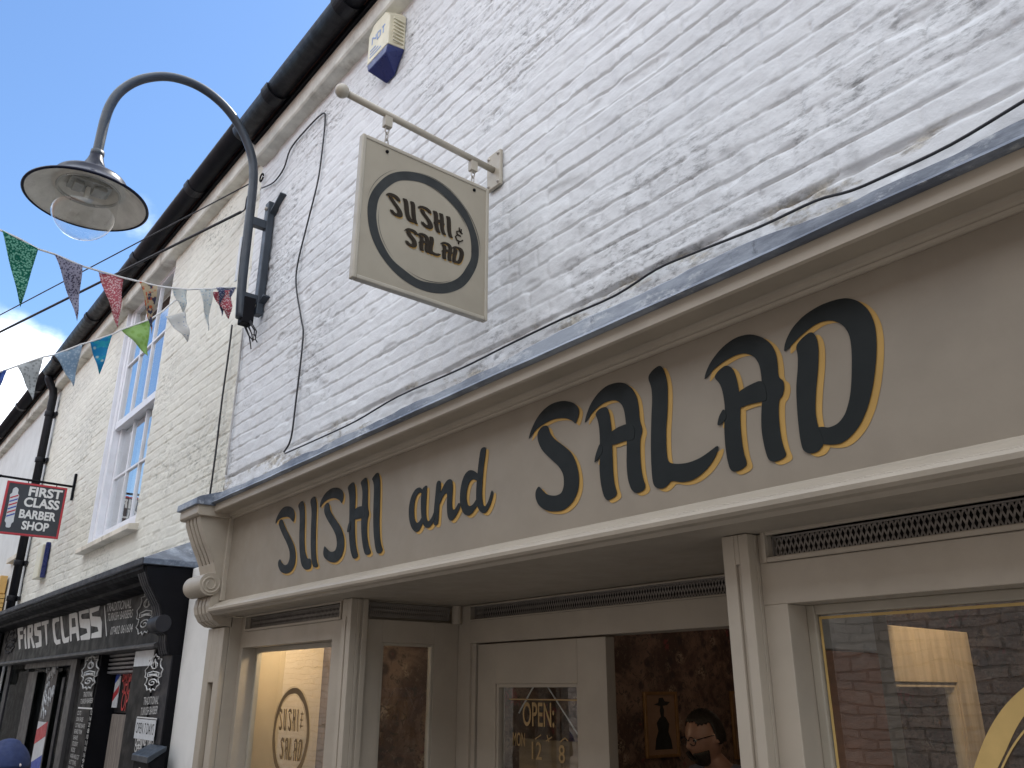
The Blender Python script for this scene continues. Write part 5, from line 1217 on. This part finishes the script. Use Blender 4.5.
def person(base, yaw, height, label, shirt, legs, head_pitch=0., hair=True, lean=0.):
    root = thing('person', base, label, 'person')
    k = height/1.78; T = Matrix.Translation(Vector(base)) @ Matrix.Rotation(yaw, 4, 'Z') @ Matrix.Scale(k, 4)
    P = [(0, 0, .98), (0, 0, 1.16), (0, -.005, 1.38), (0, -.01+lean*.4, 1.50-lean*.1), (0, lean*.9, 1.58-lean*.55)]; rd = [.125, .115, .125, .058, .054]; E = [(0, 1), (1, 2), (2, 3), (3, 4)]
    rd[0], rd[1], rd[2] = (.150, .105), (.140, .100), (.155, .105)
    def chain(start, pts, rs):
        i = start
        for p, r in zip(pts, rs): P.append(p); rd.append(r); E.append((i, len(P)-1)); i = len(P)-1
        return i
    up, lo = {}, {}
    for sg in (-1, 1):
        a = chain(2, [(sg*.175, -.01, 1.42), (sg*.225, -.02, 1.16), (sg*.215, .06, .92)], [.056, .042, .029])
        pm = chain(a, [(sg*.213, .085, .855)], [(.020, .034)])
        for q in range(4): chain(pm, [(sg*(.210), .062+.021*q, .800), (sg*(.204), .064+.022*q, .765), (sg*(.194), .064+.022*q, .735-.006*abs(q-1.5))], [.0095, .0085, .0075])
        chain(pm, [(sg*.195, .118, .835), (sg*.190, .130, .800)], [.011, .009])
        b = chain(0, [(sg*.092, 0, .90), (sg*.10, .015, .50), (sg*.10, -.01, .10)], [.088, .058, .042])
        chain(b, [(sg*.105, .06, .035), (sg*.108, .15, .028)], [.042, .032])
    body = skinned(P, E, rd)
    hm = Matrix.Translation((0, .02+lean*1.25, 1.665-lean*.75)) @ Matrix.Rotation(head_pitch, 4, 'X')
    hb = xform(head_bm(0), hm)
    me = remeshed([body, hb], .0075); me.transform(T); me.polygons.foreach_set('use_smooth', [True]*len(me.polygons))
    bo = link_mesh('body', me, 'skin', root)
    def cloth(nm, pts, ed, rs, mat):
        b = skinned(pts, ed, rs); xform(b, T); m_ = bpy.data.meshes.new(nm); b.to_mesh(m_); b.free(); m_.polygons.foreach_set('use_smooth', [True]*len(m_.polygons)); return link_mesh(nm, m_, mat, root)
    cloth('top', [(0, 0, 1.02), (0, 0, 1.18), (0, -.005, 1.38), (0, -.01, 1.505), (-.18, -.01, 1.43), (-.222, -.015, 1.20), (.18, -.01, 1.43), (.222, -.015, 1.20), (0, 0, .93)],
          [(0, 1), (1, 2), (2, 3), (2, 4), (4, 5), (2, 6), (6, 7), (0, 8)], [(.168, .124), (.158, .118), (.176, .126), .080, .082, .064, .082, .064, (.168, .124)], shirt)
    cloth('trousers', [(0, 0, .95), (-.094, 0, .88), (-.10, .015, .50), (-.10, -.005, .09), (.094, 0, .88), (.10, .015, .50), (.10, -.005, .09)],
          [(0, 1), (1, 2), (2, 3), (0, 4), (4, 5), (5, 6)], [(.160, .116), .100, .074, .062, .100, .074, .062], legs)
    for sg in (-1, 1):
        b = bmesh.new(); bmesh.ops.create_uvsphere(b, u_segments=20, v_segments=12, radius=1)
        for v in b.verts: v.co = Vector((sg*.106+v.co.x*.050, .055+v.co.y*.145, max(0., .045+v.co.z*.050)))
        xform(b, T); m_ = bpy.data.meshes.new('shoe'); b.to_mesh(m_); b.free(); m_.polygons.foreach_set('use_smooth', [True]*len(m_.polygons)); link_mesh('shoe', m_, 'black', root)
    H = T @ hm
    def hpart(nm, fn, mat, keep=None, seg=(48, 32)):
        b = bmesh.new(); bmesh.ops.create_uvsphere(b, u_segments=seg[0], v_segments=seg[1], radius=1)
        if keep: bmesh.ops.delete(b, geom=[v for v in b.verts if not keep(v.co)], context='VERTS')
        for v in b.verts: v.co = fn(v.co)
        xform(b, H); m_ = bpy.data.meshes.new(nm); b.to_mesh(m_); b.free(); m_.polygons.foreach_set('use_smooth', [True]*len(m_.polygons))
        o = link_mesh(nm, m_, mat, root); so = o.modifiers.new('t', 'SOLIDIFY'); so.thickness = .006; so.offset = 1; return o
    if hair:
        hpart('hair', lambda c: Vector((c.x*.0815*(1+.04*math.sin(c.z*23+c.x*17)), c.y*.104-.006, c.z*.123+.005*math.sin(c.x*31+c.y*19))), 'hair',
              lambda c: (c.z > .52 or (c.y < .05 and c.z > -.35 and c.y < .2-.6*max(0, -c.z))) and not (c.y > .62 and c.z < .66))
        hpart('beard', lambda c: Vector((c.x*.073, c.y*.108+.014, c.z*.126)), 'hair', lambda c: c.z < -.38 and c.y > .12 and not (abs(c.x) < .30 and -.58 < c.z < -.44))
        g = MB(); rimz = .006
        for sg in (-1, 1):
            g.tube([(sg*.033+.027*math.cos(t*.4), .101-.10*abs(math.cos(t*.4)*.027+.033*1)*.3, rimz+.019*math.sin(t*.4)) for t in range(17)], .0026, 6)
            g.tube([(sg*.060, .094, rimz+.006), (sg*.078, .06, rimz+.008), (sg*.080, -.005, rimz+.004)], .0022, 6)
        g.tube([(-.007, .102, rimz+.004), (.007, .102, rimz+.004)], .0024, 6); g.v = [tuple(H @ Vector(v)) for v in g.v]; g.build('glasses', 'black_frame', root)
        for sg in (-1, 1):
            e = MB().ball((sg*.030, .076, .006), .0125, 14); e.v = [tuple(H @ Vector(v)) for v in e.v]; e.build('eye', 'sticker', root)
            e = MB().ball((sg*.030, .0862, .006), .005, 10); e.v = [tuple(H @ Vector(v)) for v in e.v]; e.build('pupil', 'black', root)
    return root, H, hpart
hc = at_y(705, 736, 1.75); hgt = (hc.z-.12)/1.63*1.78
person((hc.x+.03, 1.75+.06, .12), R(166), hgt, 'bearded man in glasses and a blue grey T-shirt inside the doorway', 'shirt', 'denim', R(-14), lean=.05)
cc = at_x(3, 774, -4.2); hgt = (cc.z+.0)/1.68*1.78
root, H, hpart = person((-4.2, cc.y, 0.0), R(75), hgt, 'person in a navy baseball cap walking past the barber shop', 'jacket', 'denim', R(-4), hair=False)
hpart('hair', lambda c: Vector((c.x*.080, c.y*.101-.003, c.z*.117)), 'hair', lambda c: c.y < .1 and -.45 < c.z < .4)
hpart('cap', lambda c: Vector((c.x*.092, c.y*.112-.002, c.z*.118+.022+.006*(c.z > .9))), 'navy_cloth', lambda c: c.z > .02)
b = MB(); pr = [(-.075+.15*i/12, .085+.085*math.sin(math.pi*i/12)) for i in range(13)]
b.prism(pr+[(.06, .075), (-.06, .075)], lambda u, v, w: H @ Vector((u, v, .028-.12*u*u*8+w)), 0, .005); b.build('cap_peak', 'navy_cloth', root, bevel=.001)
q = MB().ball((.058, -.088, .045), .010, 10, 0, (1, .5, .8)); q.v = [tuple(H @ Vector(v)) for v in q.v]; q.build('cap_badge', 'badge', root)
cable([(241, 212), (245, 209), (247, 198), (251, 193), (255, 196)], 'short loop of black cable joining the thick overhead cable to the lamp post', -.03, .006)
